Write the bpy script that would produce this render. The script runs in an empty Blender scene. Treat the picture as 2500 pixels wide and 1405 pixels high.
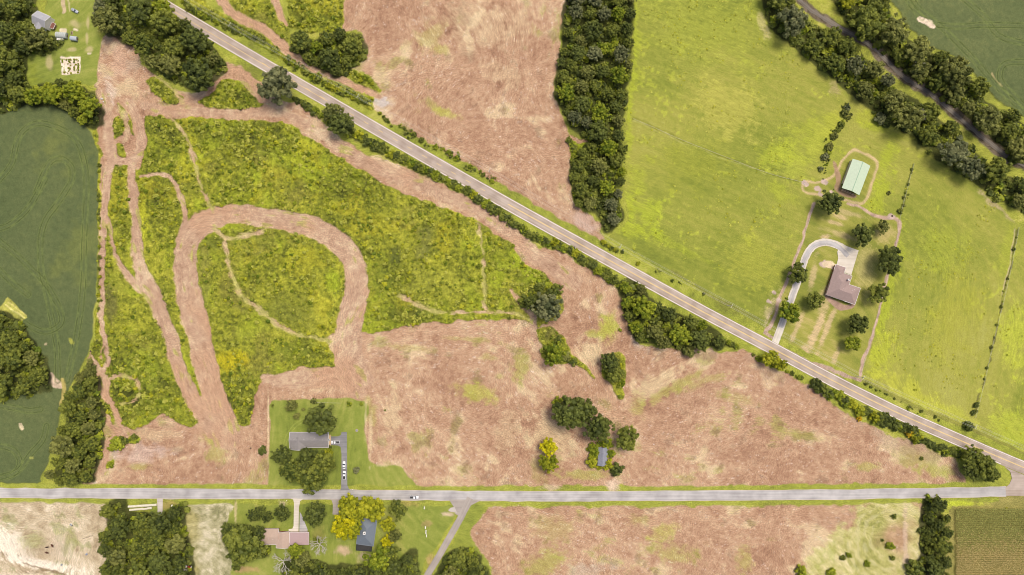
import bpy, math, random
import numpy as np
from mathutils import Vector, Matrix
scene = bpy.context.scene
COL = scene.collection
random.seed(7)
# ------------------------------------------------------------------ camera, world, sun
S = 0.27            # metres per photo pixel on the ground
H = 450.0           # height the photograph was taken from
CX, CY = 1250.0, 702.5
def at(px, py, z=0.0):
    k = S*(1-z/H)
    return ((px-CX)*k, (CY-py)*k, z)
cam = bpy.data.objects.new('camera', bpy.data.cameras.new('camera')); COL.objects.link(cam)
cam.location = (0, 0, H); cam.data.sensor_width = 36; cam.data.lens = 24.0
cam.data.clip_start = 1; cam.data.clip_end = 9000
scene.camera = cam
world = bpy.data.worlds.new('World'); scene.world = world; world.use_nodes = True
nt = world.node_tree; bg = nt.nodes['Background']
sky = nt.nodes.new('ShaderNodeTexSky'); sky.sky_type = 'NISHITA'; sky.sun_disc = False
SUN_EL, SUN_AZ = math.radians(66), math.radians(40)      # azimuth from +Y towards +X
sky.sun_elevation = SUN_EL; sky.sun_rotation = SUN_AZ
sky.dust_density = 4.0; sky.air_density = 0.7; sky.ozone_density = 0.4
nt.links.new(sky.outputs[0], bg.inputs[0]); bg.inputs[1].default_value = 0.148
sl = bpy.data.lights.new('sun', 'SUN'); sl.energy = 2.2; sl.angle = math.radians(20); sl.color = (1.0, 0.95, 0.87)
so = bpy.data.objects.new('sun', sl); COL.objects.link(so)
sd = Vector((math.sin(SUN_AZ)*math.cos(SUN_EL), math.cos(SUN_AZ)*math.cos(SUN_EL), math.sin(SUN_EL)))
so.rotation_euler = (-sd).to_track_quat('-Z', 'Y').to_euler(); so.location = sd*300
scene.view_settings.view_transform = 'Standard'; scene.view_settings.look = 'None'
scene.view_settings.exposure = 0.0; scene.view_settings.gamma = 1.0
scene.cycles.pixel_filter_type = 'BLACKMAN_HARRIS'; scene.cycles.filter_width = 1.0
scene.render.resolution_x = 1024; scene.render.resolution_y = 575

# ------------------------------------------------------------------ helpers
def lin(r, g, b):
    f = lambda c: (c/255/12.92 if c/255 <= 0.04045 else ((c/255+0.055)/1.055)**2.4)
    return np.array((f(r), f(g), f(b)), np.float32)
def tag(o, label=None, cat=None, group=None, kind=None):
    if label: o['label'] = label
    if cat: o['category'] = cat
    if group: o['group'] = group
    if kind: o['kind'] = kind
    return o
def empty(name, loc, rz=0.0, sc=1.0):
    o = bpy.data.objects.new(name, None); COL.objects.link(o)
    o.location = loc; o.rotation_euler = (0, 0, rz); o.scale = (sc, sc, sc); o.empty_display_size = 0.5
    return o
def npmesh(name, V, F, mat=None, smooth=False):
    """V (n,3); F (m,k) same-size faces"""
    me = bpy.data.meshes.new(name)
    V = np.ascontiguousarray(V, np.float32); F = np.ascontiguousarray(F, np.int32)
    m, k = F.shape
    me.vertices.add(len(V)); me.vertices.foreach_set('co', V.ravel())
    me.loops.add(m*k); me.loops.foreach_set('vertex_index', F.ravel())
    me.polygons.add(m); me.polygons.foreach_set('loop_start', np.arange(0, m*k, k, dtype=np.int32))
    me.polygons.foreach_set('use_smooth', np.full(m, smooth, bool))
    me.update(calc_edges=True); me.validate()
    if mat: me.materials.append(mat)
    return me
class MB:
    """collects simple solids, builds ONE mesh object"""
    def __init__(s): s.v = []; s.f = []
    def add(s, vs, fs):
        b = len(s.v); s.v += [tuple(v) for v in vs]; s.f += [tuple(i+b for i in f) for f in fs]; return s
    def box(s, x0, x1, y0, y1, z0, z1, M=None):
        vs = [Vector(p) for p in ((x0,y0,z0),(x1,y0,z0),(x1,y1,z0),(x0,y1,z0),(x0,y0,z1),(x1,y0,z1),(x1,y1,z1),(x0,y1,z1))]
        if M: vs = [M @ v for v in vs]
        return s.add(vs, [(3,2,1,0),(4,5,6,7),(0,1,5,4),(1,2,6,5),(2,3,7,6),(3,0,4,7)])
    def tube(s, a, b, r0, r1=None, n=6, cap=True):
        a = Vector(a); b = Vector(b); r1 = r0 if r1 is None else r1
        d = (b-a).normalized(); u = d.orthogonal().normalized(); w = d.cross(u)
        vs = []
        for P, r in ((a, r0), (b, r1)):
            for i in range(n):
                t = 2*math.pi*i/n; vs.append(P+u*(math.cos(t)*r)+w*(math.sin(t)*r))
        fs = [(i, (i+1) % n, n+(i+1) % n, n+i) for i in range(n)]
        if cap: fs += [tuple(range(n-1, -1, -1)), tuple(range(n, 2*n))]
        return s.add(vs, fs)
    def loft(s, rings, cap=True):
        n = len(rings[0]); vs = [p for r in rings for p in r]; fs = []
        for k in range(len(rings)-1):
            for i in range(n):
                j = (i+1) % n; fs.append((k*n+i, k*n+j, (k+1)*n+j, (k+1)*n+i))
        if cap: fs += [tuple(range(n-1, -1, -1)), tuple((len(rings)-1)*n+i for i in range(n))]
        return s.add(vs, fs)
    def build(s, name, mat, parent=None, smooth=False):
        me = bpy.data.meshes.new(name); me.from_pydata(s.v, [], s.f); me.update()
        if smooth: me.polygons.foreach_set('use_smooth', [True]*len(me.polygons))
        me.materials.append(mat)
        o = bpy.data.objects.new(name, me); COL.objects.link(o)
        if parent is not None: o.parent = parent
        return o

# ------------------------------------------------------------------ materials
def mat_new(name):
    m = bpy.data.materials.new(name); m.use_nodes = True
    return m, m.node_tree.nodes, m.node_tree.links, m.node_tree.nodes['Principled BSDF']
def mat_plain(name, c, rough=0.8, var=0.15, scale=1.5, metal=0.0, bump=0.0, spec=0.3):
    m, n, l, b = mat_new(name)
    tc = n.new('ShaderNodeTexCoord'); nz = n.new('ShaderNodeTexNoise'); nz.inputs['Scale'].default_value = scale
    nz.inputs['Detail'].default_value = 6
    l.new(tc.outputs['Object'], nz.inputs['Vector'])
    mr = n.new('ShaderNodeMapRange'); mr.inputs[1].default_value = 0.3; mr.inputs[2].default_value = 0.7
    mr.inputs[3].default_value = 1-var; mr.inputs[4].default_value = 1+var
    l.new(nz.outputs[0], mr.inputs[0])
    mx = n.new('ShaderNodeVectorMath'); mx.operation = 'SCALE'; mx.inputs[0].default_value = tuple(float(x) for x in c)
    l.new(mr.outputs[0], mx.inputs['Scale']); l.new(mx.outputs[0], b.inputs['Base Color'])
    b.inputs['Roughness'].default_value = rough; b.inputs['Metallic'].default_value = metal
    b.inputs['Specular IOR Level'].default_value = spec
    if bump:
        bp = n.new('ShaderNodeBump'); bp.inputs['Strength'].default_value = bump
        l.new(nz.outputs[0], bp.inputs['Height']); l.new(bp.outputs[0], b.inputs['Normal'])
    return m
def mat_ground(name, fine=0.6, sc=1.5, bump=0.4):
    """vertex colour of the soil / sward, broken up by fine procedural noise"""
    m, n, l, b = mat_new(name)
    at_ = n.new('ShaderNodeAttribute'); at_.attribute_name = 'col'
    tc = n.new('ShaderNodeTexCoord')
    nz = n.new('ShaderNodeTexNoise'); nz.inputs['Scale'].default_value = sc; nz.inputs['Detail'].default_value = 4
    nz.inputs['Roughness'].default_value = 0.7
    l.new(tc.outputs['Object'], nz.inputs['Vector'])
    mr = n.new('ShaderNodeMapRange'); mr.inputs[1].default_value = 0.25; mr.inputs[2].default_value = 0.75
    mr.inputs[3].default_value = 1-fine; mr.inputs[4].default_value = 1+fine
    l.new(nz.outputs[0], mr.inputs[0])
    mx = n.new('ShaderNodeVectorMath'); mx.operation = 'SCALE'
    l.new(at_.outputs['Color'], mx.inputs[0]); l.new(mr.outputs[0], mx.inputs['Scale'])
    l.new(mx.outputs[0], b.inputs['Base Color']); b.inputs['Roughness'].default_value = 0.95
    b.inputs['Specular IOR Level'].default_value = 0.1
    bp = n.new('ShaderNodeBump'); bp.inputs['Strength'].default_value = bump; bp.inputs['Distance'].default_value = 0.3
    l.new(nz.outputs[0], bp.inputs['Height']); l.new(bp.outputs[0], b.inputs['Normal'])
    return m
def mat_leaf(name, dark, light, transl=0.25):
    """leaf colour varies clump by clump ('tint' attribute) and plant by plant"""
    m, n, l, b = mat_new(name)
    a = n.new('ShaderNodeAttribute'); a.attribute_name = 'tint'
    oi = n.new('ShaderNodeObjectInfo')
    ad = n.new('ShaderNodeMath'); ad.operation = 'MULTIPLY_ADD'; ad.inputs[1].default_value = 0.30
    l.new(oi.outputs['Random'], ad.inputs[0]); l.new(a.outputs['Fac'], ad.inputs[2])
    sb = n.new('ShaderNodeMath'); sb.operation = 'SUBTRACT'; sb.inputs[1].default_value = 0.15
    l.new(ad.outputs[0], sb.inputs[0])
    r = n.new('ShaderNodeValToRGB')
    r.color_ramp.elements[0].color = (*[float(x) for x in dark], 1); r.color_ramp.elements[1].color = (*[float(x) for x in light], 1)
    l.new(sb.outputs[0], r.inputs[0])
    l.new(r.outputs[0], b.inputs['Base Color']); b.inputs['Roughness'].default_value = 0.6
    b.inputs['Specular IOR Level'].default_value = 0.25
    tr = n.new('ShaderNodeBsdfTranslucent'); l.new(r.outputs[0], tr.inputs[0])
    ms = n.new('ShaderNodeMixShader'); ms.inputs[0].default_value = transl
    out = n['Material Output']
    l.new(b.outputs[0], ms.inputs[1]); l.new(tr.outputs[0], ms.inputs[2]); l.new(ms.outputs[0], out.inputs[0])
    return m
LEAF = {
 'dark':   mat_leaf('leaf_dark',   lin(66,76,34),  lin(128,136,60)),
 'mid':    mat_leaf('leaf_mid',    lin(78,90,36),  lin(154,158,64)),
 'olive':  mat_leaf('leaf_olive',  lin(88,94,42),  lin(164,164,84)),
 'grey':   mat_leaf('leaf_grey',   lin(80,88,54),  lin(156,156,104)),
 'bright': mat_leaf('leaf_bright', lin(98,116,28), lin(182,186,54)),
 'lime':   mat_leaf('leaf_lime',   lin(116,126,26),lin(200,196,50)),
 'yellow': mat_leaf('leaf_yellow', lin(152,152,14),lin(230,218,32)),
 'weed':   mat_leaf('leaf_weed',   lin(132,140,44), lin(214,210,94)),
 'gold':   mat_leaf('leaf_gold',   lin(190,158,24),lin(240,204,50)),
}
CWORD = {'dark':'dark green','mid':'mid green','olive':'olive green','grey':'grey-green','bright':'light green','lime':'yellowish','yellow':'bright yellow','gold':'golden yellow','weed':'pale green'}
BARK = mat_plain('bark', (0.10,0.075,0.05), 0.9, 0.3, 3)
DEADW = mat_plain('dead_wood', lin(196,188,172), 0.9, 0.2, 3)
ASPH_H = None

# ------------------------------------------------------------------ ground: one fine grid, split by what grows on it
STEP = 2.0
GX0, GX1, GY0, GY1 = -170, 2670, -170, 1575
nx = int((GX1-GX0)/STEP)+1; ny = int((GY1-GY0)/STEP)+1
gx = (GX0+STEP*np.arange(nx)).astype(np.float32); gy = (GY0+STEP*np.arange(ny)).astype(np.float32)
PX, PY = np.meshgrid(gx, gy)
rng = np.random.RandomState(11)
def bmat(n, step):
    """cubic B-spline interpolation matrix, n samples, knot spacing `step` samples"""
    t = np.arange(n)/step; i = np.floor(t).astype(int); f = t-i; k = i.max()+5
    M = np.zeros((n, k), np.float32); r = np.arange(n)
    M[r, i] = (1-f)**3/6; M[r, i+1] = (3*f**3-6*f**2+4)/6; M[r, i+2] = (-3*f**3+3*f**2+3*f+1)/6; M[r, i+3] = f**3/6
    return M
def noise(wpx, seed, wy=None):
    r = np.random.RandomState(seed); wy = wy or wpx
    A = bmat(ny, max(1.01, wy/STEP)); B = bmat(nx, max(1.01, wpx/STEP))
    R = r.standard_normal((A.shape[1], B.shape[1])).astype(np.float32)
    N = A @ R @ B.T
    return N/N.std()
def fbm(wpx, seed, octv=4, gain=0.6):
    o = 0; a = 1
    for k in range(octv):
        o = o+a*noise(wpx/2**k, seed+17*k); a *= gain
    return o/o.std()
white = rng.standard_normal((ny, nx)).astype(np.float32)
def smooth(a, b, x):
    t = np.clip((x-a)/(b-a), 0, 1); return t*t*(3-2*t)
WX = PX+3.2*noise(30, 1)+1.6*noise(9, 2)
WY = PY+3.2*noise(30, 3)+1.6*noise(9, 4)
def catmull(pts, closed=True, sub=5):
    P = np.array(pts, float); n = len(P); out = []
    for i in range(n if closed else n-1):
        g = (lambda k: P[k % n]) if closed else (lambda k: P[min(max(k, 0), n-1)])
        p0, p1, p2, p3 = g(i-1), g(i), g(i+1), g(i+2)
        for t in np.arange(sub)/sub:
            out.append(0.5*((2*p1)+(-p0+p2)*t+(2*p0-5*p1+4*p2-p3)*t*t+(-p0+3*p1-3*p2+p3)*t**3))
    if not closed: out.append(P[-1])
    return np.array(out)
PAD = 46.0
def window(P, pad):
    x0 = max(0, int((P[:,0].min()-pad-GX0)/STEP)); x1 = min(nx, int((P[:,0].max()+pad-GX0)/STEP)+2)
    y0 = max(0, int((P[:,1].min()-pad-GY0)/STEP)); y1 = min(ny, int((P[:,1].max()+pad-GY0)/STEP)+2)
    return slice(y0, y1), slice(x0, x1)
def sdf(pts, crisp=False, curve=True, warp=1.0, sub=4):
    """signed distance in photo pixels, + inside"""
    P = catmull(pts, True, sub) if curve else np.array(pts, float)
    D = np.full((ny, nx), -PAD, np.float32); w = window(P, PAD)
    X = (PX if crisp else PX+(WX-PX)*warp)[w]; Y = (PY if crisp else PY+(WY-PY)*warp)[w]
    d2 = np.full(X.shape, 1e9, np.float32); ins = np.zeros(X.shape, bool)
    Q = np.roll(P, -1, 0)
    for (ax, ay), (bx, by) in zip(P, Q):
        ex, ey = bx-ax, by-ay; L = ex*ex+ey*ey+1e-9
        t = np.clip(((X-ax)*ex+(Y-ay)*ey)/L, 0, 1)
        d2 = np.minimum(d2, (X-ax-t*ex)**2+(Y-ay-t*ey)**2)
        if ay != by:
            c = ((ay > Y) != (by > Y)) & (X < ex*(Y-ay)/(by-ay)+ax); ins ^= c
    d = np.sqrt(d2); D[w] = np.clip(np.where(ins, d, -d), -PAD, 1e4)
    return D
def line(pts, curve=True, crisp=False, widths=None, pad=60, warp=1.0, sub=6):
    """distance to a polyline (minus local half width if given) and its direction"""
    pts = [tuple(p) for p in pts]
    if widths is not None: P3 = [(*p, w) for p, w in zip(pts, widths)]
    else: P3 = [(*p, 0) for p in pts]
    P = catmull(P3, False, sub) if curve else np.array(P3, float)
    D = np.full((ny, nx), 1e3, np.float32); w = window(P, pad)
    X = (PX if crisp else PX+(WX-PX)*warp)[w]; Y = (PY if crisp else PY+(WY-PY)*warp)[w]
    d = np.full(X.shape, 1e3, np.float32); th = np.zeros(X.shape, np.float32); S0 = np.zeros(X.shape, np.float32); acc = 0
    for a, b in zip(P[:-1], P[1:]):
        ex, ey = b[0]-a[0], b[1]-a[1]; L = ex*ex+ey*ey+1e-9
        t = np.clip(((X-a[0])*ex+(Y-a[1])*ey)/L, 0, 1)
        q = np.sqrt((X-a[0]-t*ex)**2+(Y-a[1]-t*ey)**2)-(a[2]+(b[2]-a[2])*t)
        m = q < d; d = np.where(m, q, d); th = np.where(m, math.atan2(ey, ex), th)
    D[w] = d; T = np.zeros((ny, nx), np.float32); T[w] = th
    return D, T, w

# ---- highway and county road centre lines (photo pixels)
HW = [(-160,-330),(100,-163),(398,12),(620,143),(800,247),(996,360),(1240,499),(1500,643),(1700,753),(1880,848),(2024,925),(2180,1003),(2340,1074),(2500,1142),(2700,1222),(2900,1300)]
CR = [(-300,1202),(0,1203.5),(320,1205),(640,1206.5),(950,1209),(1260,1211.5),(1560,1211),(1880,1209),(2170,1205.5),(2456,1200.5)]
dHW, tHW, _ = line(HW, pad=90, crisp=True)
dCR, tCR, _ = line(CR, pad=60, crisp=True)
sideHW = None

# ---- regions
REG = {}
SOIL_MID = [(240,95),(300,98),(345,135),(370,178),(430,215),(480,230),(520,165),(545,148),(600,165),(638,205),(650,240),(720,252),(780,292),(830,335),(900,372),(960,402),(1040,430),(1120,465),(1200,512),(1240,560),(1300,592),(1380,622),(1440,660),(1500,690),(1518,740),(1540,820),(1600,850),(1700,850),(1790,850),(1830,858),(1900,902),(1990,942),(2030,990),(2150,1056),(2250,1084),(2320,1115),(2345,1150),(2372,1186),(2300,1185),(1900,1185),(1500,1188),(1015,1188),(660,1188),(400,1184),(212,1181),(232,1110),(240,1050),(236,930),(216,880),(222,858),(243,850),(240,700),(241,350),(238,250)]
SOIL_TOP = [(830,-60),(836,30),(832,70),(880,80),(892,120),(875,150),(862,168),(900,180),(926,212),(914,232),(912,272),(945,298),(960,318),(1050,372),(1150,432),(1260,500),(1350,548),(1470,592),(1466,560),(1462,530),(1400,505),(1392,440),(1400,380),(1440,355),(1400,330),(1385,315),(1358,240),(1358,170),(1372,90),(1395,0),(1400,-60)]
SOIL_SOUTH = [(1205,1240),(1300,1236),(1700,1234),(2085,1228),(2248,1226),(2254,1300),(2256,1620),(1196,1620),(1202,1400),(1168,1345),(1150,1300),(1172,1262)]
BRUSH = [
 [(352,282),(420,287),(500,290),(600,293),(690,302),(740,326),(790,362),(850,398),(930,440),(1000,478),(1060,500),(1120,522),(1175,545),(1215,575),(1262,612),(1310,655),(1345,690),(1366,708),(1374,740),(1362,775),(1325,792),(1290,785),(1200,783),(1100,785),(1000,797),(905,815),(885,812),(850,808),(810,815),(790,830),(806,850),(817,894),(740,902),(665,922),(634,942),(618,990),(613,1034),(592,1042),(570,1026),(540,960),(500,940),(484,1031),(440,1030),(400,1014),(375,1030),(345,1046),(312,1040),(288,1005),(262,960),(240,915),(262,905),(250,860),(256,800),(250,740),(247,600),(250,500),(256,420),(275,385),(300,395),(340,410),(352,395),(362,340)],
 [(280,288),(294,284),(306,310),(303,328),(288,334),(276,318)],
 [(288,350),(306,352),(312,372),(304,384),(290,378)],
 [(288,256),(304,268),(326,305),(322,328),(312,306),(296,284)],
 [(354,192),(382,188),(444,233),(446,244),(430,248),(385,240),(362,212)],
 [(546,200),(590,198),(622,240),(642,262),(600,266),(488,262),(512,236)],
 [(556,556),(600,553),(622,564),(600,574),(566,576),(550,566)],
 [(1318,800),(1350,800),(1384,830),(1398,868),(1440,908),(1450,924),(1404,897),(1368,890),(1332,880),(1320,850)],
 [(1470,870),(1500,858),(1520,868),(1524,920),(1516,945),(1524,980),(1510,975),(1490,940),(1466,910)],
 [(262,1080),(280,1065),(305,1068),(312,1078),(290,1090),(266,1108)],
 [(262,1130),(278,1126),(280,1136),(266,1146)],
 [(312,1068),(330,1060),(342,1066),(330,1078),(316,1078)],
 [(548,-60),(650,-60),(662,0),(702,62),(700,108),(660,72),(560,6)],
 [(690,-60),(835,-60),(838,30),(832,72),(760,80),(700,62),(706,30)],
 [(380,-50),(470,-40),(506,12),(560,44),(620,80),(690,122),(738,160),(726,172),(690,148),(620,108),(560,80),(500,48),(430,5)],
 [(740,168),(790,186),(850,212),(910,226),(914,250),(912,272),(896,272),(850,246),(780,205)],
 [(850,172),(880,178),(928,210),(916,216),(885,204),(856,186)],
 [(236,330),(247,330),(246,430),(250,600),(249,800),(244,872),(222,874),(232,800),(238,700),(240,500)],
 [(224,870),(244,868),(262,884),(262,900),(248,898),(236,886)],
 [(276,932),(300,924),(330,934),(326,962),(306,974),(284,966)],
 [(240,955),(262,975),(285,1020),(282,1040),(262,1010),(244,1000)],
 [(1385,330),(1402,345),(1440,358),(1425,372),(1400,380),(1392,400)],
]
def gshape(pts): return pts
TRACKS = [  # (points, half widths)
 ([(552,1060),(528,985),(505,900),(480,800),(462,720),(452,640),(462,580),(500,545),(570,524),(650,532),(740,548),(800,572),(850,615),(870,670),(868,730),(850,800),(850,870),(870,930)], [40,33,33,33,32,30,30,32,24,26,28,28,30,30,32,34,38,44]),
 ([(520,1050),(470,970),(432,880),(405,790),(370,710),(345,670),(336,610),(332,540),(326,470),(322,400),(345,380)], [26,22,20,20,23,19,17,14,14,13,8]),
 ([(256,240),(262,300),(272,372),(262,440),(255,520),(250,600),(248,700),(249,800),(262,860),(262,888),(246,900),(236,886),(226,868)], [18,16,14,12,10,8,6,6,7,6,6,5,3]),
 ([(256,520),(268,560),(282,620),(310,670),(350,708)], [7,5,5,8,14]),
 ([(246,900),(262,935),(262,960),(285,1010),(310,1060)], [8,12,8,7,9]),
 ([(268,925),(300,915),(330,925),(340,948),(330,975),(300,985)], [5,6,5,5,5,5]),
 ([(320,250),(340,300),(345,350),(335,385),(290,395),(270,380),(270,330)], [14,12,14,12,9,9,9]),
 ([(292,262),(306,290),(312,320),(308,345)], [5,6,6,6]),
 ([(345,430),(380,425),(415,435),(438,475),(450,520),(450,560)], [3,4,6,6,6,8]),
 ([(415,282),(445,320),(468,370),(480,420),(500,480),(518,515)], [4,3,6,4,4,6]),
 ([(525,560),(535,572),(560,580),(600,576),(640,566)], [5,5,6,6,6]),
 ([(548,580),(556,620),(570,680),(590,720),(640,762),(690,800),(760,824),(805,832)], [5,5,6,6,6,6,5,5]),
 ([(350,258),(420,275),(500,276),(600,280),(690,280),(760,312),(830,360),(900,398),(1000,440),(1090,480),(1180,520),(1260,580),(1330,640),(1400,690)], [10,9,8,9,11,14,16,18,18,18,18,20,22,24]),
 ([(440,252),(480,240),(510,210),(540,180),(570,168),(610,190),(640,225),(680,262)], [7,7,7,9,10,10,9,12]),
 ([(980,722),(1020,742),(1070,762),(1130,764),(1200,762),(1260,768),(1300,784)], [4,6,5,3,3,3,4]),
 ([(1250,710),(1270,738),(1302,770),(1305,800),(1312,850)], [4,6,8,9,9]),
 ([(1168,548),(1180,620),(1182,700),(1186,755)], [4,3,3,3]),
 ([(645,925),(700,930),(780,922),(860,915)], [12,20,24,30]),
 ([(505,-60),(560,25),(640,72),(700,120),(745,158),(800,182),(860,205),(925,232)], [14,14,14,14,12,9,9,10]),
 ([(655,-40),(680,20),(700,60)], [8,9,4]),
 ([(380,190),(420,214),(446,250)], [3,4,5]),
 ([(240,1005),(262,1030),(290,1062),(262,1090),(252,1150)], [6,8,10,9,14]),
]
LAWN = [
 [(657,1198),(656,1196),(657,1130),(657,1060),(657,1000),(660,985),(690,977),(885,978),(889,1050),(900,1100),(913,1132),(975,1140),(1000,1168),(1018,1188),(1018,1197)],
 [(135,-60),(240,-60),(238,60),(244,100),(238,170),(234,206),(190,205),(120,205),(50,208),(45,100),(100,60)],
 [(375,1218),(440,1218),(440,1280),(375,1260)],
 [(560,1218),(1110,1218),(1116,1250),(1070,1330),(1030,1400),(1020,1620),(560,1620)],
]
CROPS = [
 [(-250,236),(60,242),(100,262),(155,256),(206,304),(232,332),(240,380),(239,560),(235,700),(226,800),(215,862),(195,905),(165,960),(150,1000),(140,1060),(120,1112),(98,1162),(60,1187),(-250,1196)],
 [(2140,-80),(2200,30),(2215,64),(2260,105),(2330,140),(2400,200),(2440,250),(2500,285),(2760,440),(2800,-80)],
]
MEADOW = [(1552,-100),(1548,100),(1536,220),(1530,320),(1532,420),(1530,480),(1534,540),(1490,574),(1515,596),(1640,672),(1780,745),(1860,800),(1960,860),(2100,924),(2240,992),(2380,1055),(2520,1110),(2800,1230),(2800,500),(2560,560),(2480,545),(2440,500),(2340,430),(2260,360),(2150,285),(2070,210),(2000,160),(1930,105),(1870,60),(1830,-100)]
LOT = [(1988,492),(2060,500),(2120,518),(2192,542),(2180,610),(2150,740),(2100,912),(1990,870),(1872,815),(1900,735),(1945,620)]
BARNLOT = [(2072,366),(2100,366),(2142,392),(2136,430),(2108,500),(2060,492),(1995,478),(1960,470),(1962,442),(2000,440),(2035,425)]
TAN = [(-250,1228),(250,1228),(252,1300),(268,1400),(280,1620),(-250,1620)]
HAY = [(444,1230),(558,1228),(556,1300),(558,1620),(440,1620),(446,1380),(440,1300)]
PALE = [(2085,1232),(2150,1228),(2240,1230),(2252,1300),(2254,1420),(2010,1420),(1960,1380),(2020,1310),(2090,1270)]
CORN = [(2330,1236),(2760,1232),(2760,1620),(2326,1620)]

# ---- flow field for streaks
fx = 0.55*noise(210, 21); fy = 0.55*noise(210, 22)     # cos2t, sin2t
def hint(theta, w):
    global fx, fy
    fx = fx+np.cos(2*theta)*w; fy = fy+np.sin(2*theta)*w
def gauss(x, y, rx, ry=None, rot=0):
    ry = ry or rx; c, s = math.cos(rot), math.sin(rot)
    dx, dy = PX-x, PY-y; u = (dx*c+dy*s)/rx; v = (-dx*s+dy*c)/ry
    return np.exp(-(u*u+v*v))
for x, y, ang, r in [(1150,60,85,170),(1300,150,88,120),(1060,230,120,110),(1250,330,20,120),(1130,330,40,90),(1350,450,80,80),
                     (1000,860,4,140),(1200,830,6,160),(1200,930,20,120),(950,1000,70,90),(1050,1100,40,120),(1250,1060,120,110),(1290,1000,60,80),
                     (1420,760,50,80),(1450,850,60,70),(1560,900,60,70),(1600,900,-35,90),(1700,950,-25,110),(1850,950,20,110),(1700,1100,5,150),
                     (2000,1060,25,150),(400,1130,20,130),(560,1090,80,80),(300,170,70,60),(290,230,20,60)]:
    hint(math.radians(ang), 1.1*gauss(x, y, r))
# circular workings round a centre
for x, y, r in [(1180,960,110),(1700,1040,120),(100,1350,120),(2160,1330,80),(330,220,45)]:
    th = np.arctan2(PY-y, PX-x)+math.pi/2; hint(th, 1.0*gauss(x, y, r))
mMeadow = sdf(MEADOW, warp=0.6)
th_m = math.radians(27)
wmd = smooth(-4, 4, mMeadow)
fx = fx*(1-wmd)+wmd*(math.cos(2*th_m)+0.12*noise(150, 31)); fy = fy*(1-wmd)+wmd*(math.sin(2*th_m)+0.12*noise(150, 32))
for pl, ang in [((2300,800,210),100),((2480,900,120),105)]:
    g = gauss(pl[0], pl[1], pl[2])*wmd; fx = fx*(1-g)+g*math.cos(2*math.radians(ang)); fy = fy*(1-g)+g*math.sin(2*math.radians(ang))
trD = np.full((ny, nx), 1e3, np.float32); trW = trD.copy(); trT = trD.copy()
for pts, ws in TRACKS:
    ws = [v-2.5 if v > 9 else v for v in ws]
    D, T, w = line(pts, widths=ws, pad=70, warp=0.45)
    g = 3.0*np.exp(-np.clip(D, 0, None)**2/120.0); g[D > 60] = 0
    hint(T, g); trD = np.minimum(trD, D)
    if max(ws) > 7.5: trW = np.minimum(trW, D)
    else: trT = np.minimum(trT, D)
TH = 0.5*np.arctan2(fy, fx)
def lic(src, L, step=1.0):
    out = src.copy(); I, J = np.meshgrid(np.arange(ny, dtype=np.float32), np.arange(nx, dtype=np.float32), indexing='ij')
    for sgn in (1, -1):
        i, j = I.copy(), J.copy(); vx0 = sgn*np.cos(TH); vy0 = sgn*np.sin(TH)
        for k in range(L):
            ii = np.clip(i+0.5, 0, ny-1).astype(np.int32); jj = np.clip(j+0.5, 0, nx-1).astype(np.int32)
            t = TH[ii, jj]; vx = np.cos(t); vy = np.sin(t)
            s = np.where(vx*vx0+vy*vy0 < 0, -1, 1); vx = vx*s; vy = vy*s
            j = j+vx*step; i = i+vy*step; vx0, vy0 = vx, vy
            ii = np.clip(i+0.5, 0, ny-1).astype(np.int32); jj = np.clip(j+0.5, 0, nx-1).astype(np.int32)
            out += src[ii, jj]
    return out/out.std()
ST1 = lic(white, 3)                         # short straw strokes
ST2 = lic(noise(4.4, 41), 9, 1.0)            # long rows
ST3 = lic(noise(12, 42), 14, 1.5)           # broad swaths
n8, n16, n40, n90, n200 = noise(8, 51), noise(16, 52), fbm(46, 53), fbm(100, 54), fbm(240, 55, 3)
n5 = noise(4.4, 56); n6b = noise(6.5, 57)
def ramp(t, stops):
    """t in 0..1 -> colour through stops"""
    t = np.clip(t, 0, 1)*(len(stops)-1); i = np.clip(t.astype(int), 0, len(stops)-2); f = (t-i)[..., None]
    A = np.array(stops, np.float32); return A[i]*(1-f)+A[i+1]*f
def mix(a, b, m): return a*(1-m[..., None])+b*m[..., None]
def patch(c, items, jag):
    for x, y, rx, ry, rot, colr, st in items:
        g = gauss(x, y, rx, ry, math.radians(rot)); m = np.clip(0.9*smooth(0.12, 0.85, g+jag*0.14)*smooth(0.03, 0.2, g)*st, 0, 1)
        c = mix(c, np.array(colr, np.float32)*(1+0.10*ST1[..., None]), m)
    return c
# colours
C_RED = lin(182,146,120); C_TAN = lin(208,174,146); C_STR = lin(216,194,152); C_BRN = lin(142,104,82); C_GRN = lin(150,150,70); C_OLV = lin(128,124,66)
fineN = noise(2.6, 58)
soil = ramp(0.52+0.045*n90+0.045*n40+0.035*ST3+0.018*ST2+0.022*ST1+0.035*n8+0.04*n5+0.05*fineN+0.05*white+0.035*n16, [lin(128,96,80), lin(158,122,102), lin(181,146,123), lin(200,171,146), lin(216,196,168)])
soil = soil*np.array((1.0,0.985,0.86),np.float32)
soil = mix(soil, C_STR*(1+0.1*ST1[...,None]), 0.55*smooth(0.9, 2.2, n40+0.35*ST3+0.3*ST2+0.5*n16))
soil = mix(soil, C_GRN*(1+0.15*ST1[...,None]), 0.55*smooth(1.35, 2.6, n90*0.8+n16*0.8+0.4*ST3+0.4*ST1))
soil = mix(soil, lin(118,84,66)*(1+0*ST1[...,None]), 0.5*smooth(1.2, 2.6, n16+0.6*n8+0.5*ST1+0.5*n5))
soil = mix(soil, lin(226,210,196)*(1+0*ST1[...,None]), 0.6*smooth(2.6, 3.4, white+0.6*ST1+0.2*n40))
GP = lin(158,160,66); LP = lin(172,178,60); SP = lin(208,186,144); BP = lin(150,132,112)
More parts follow.
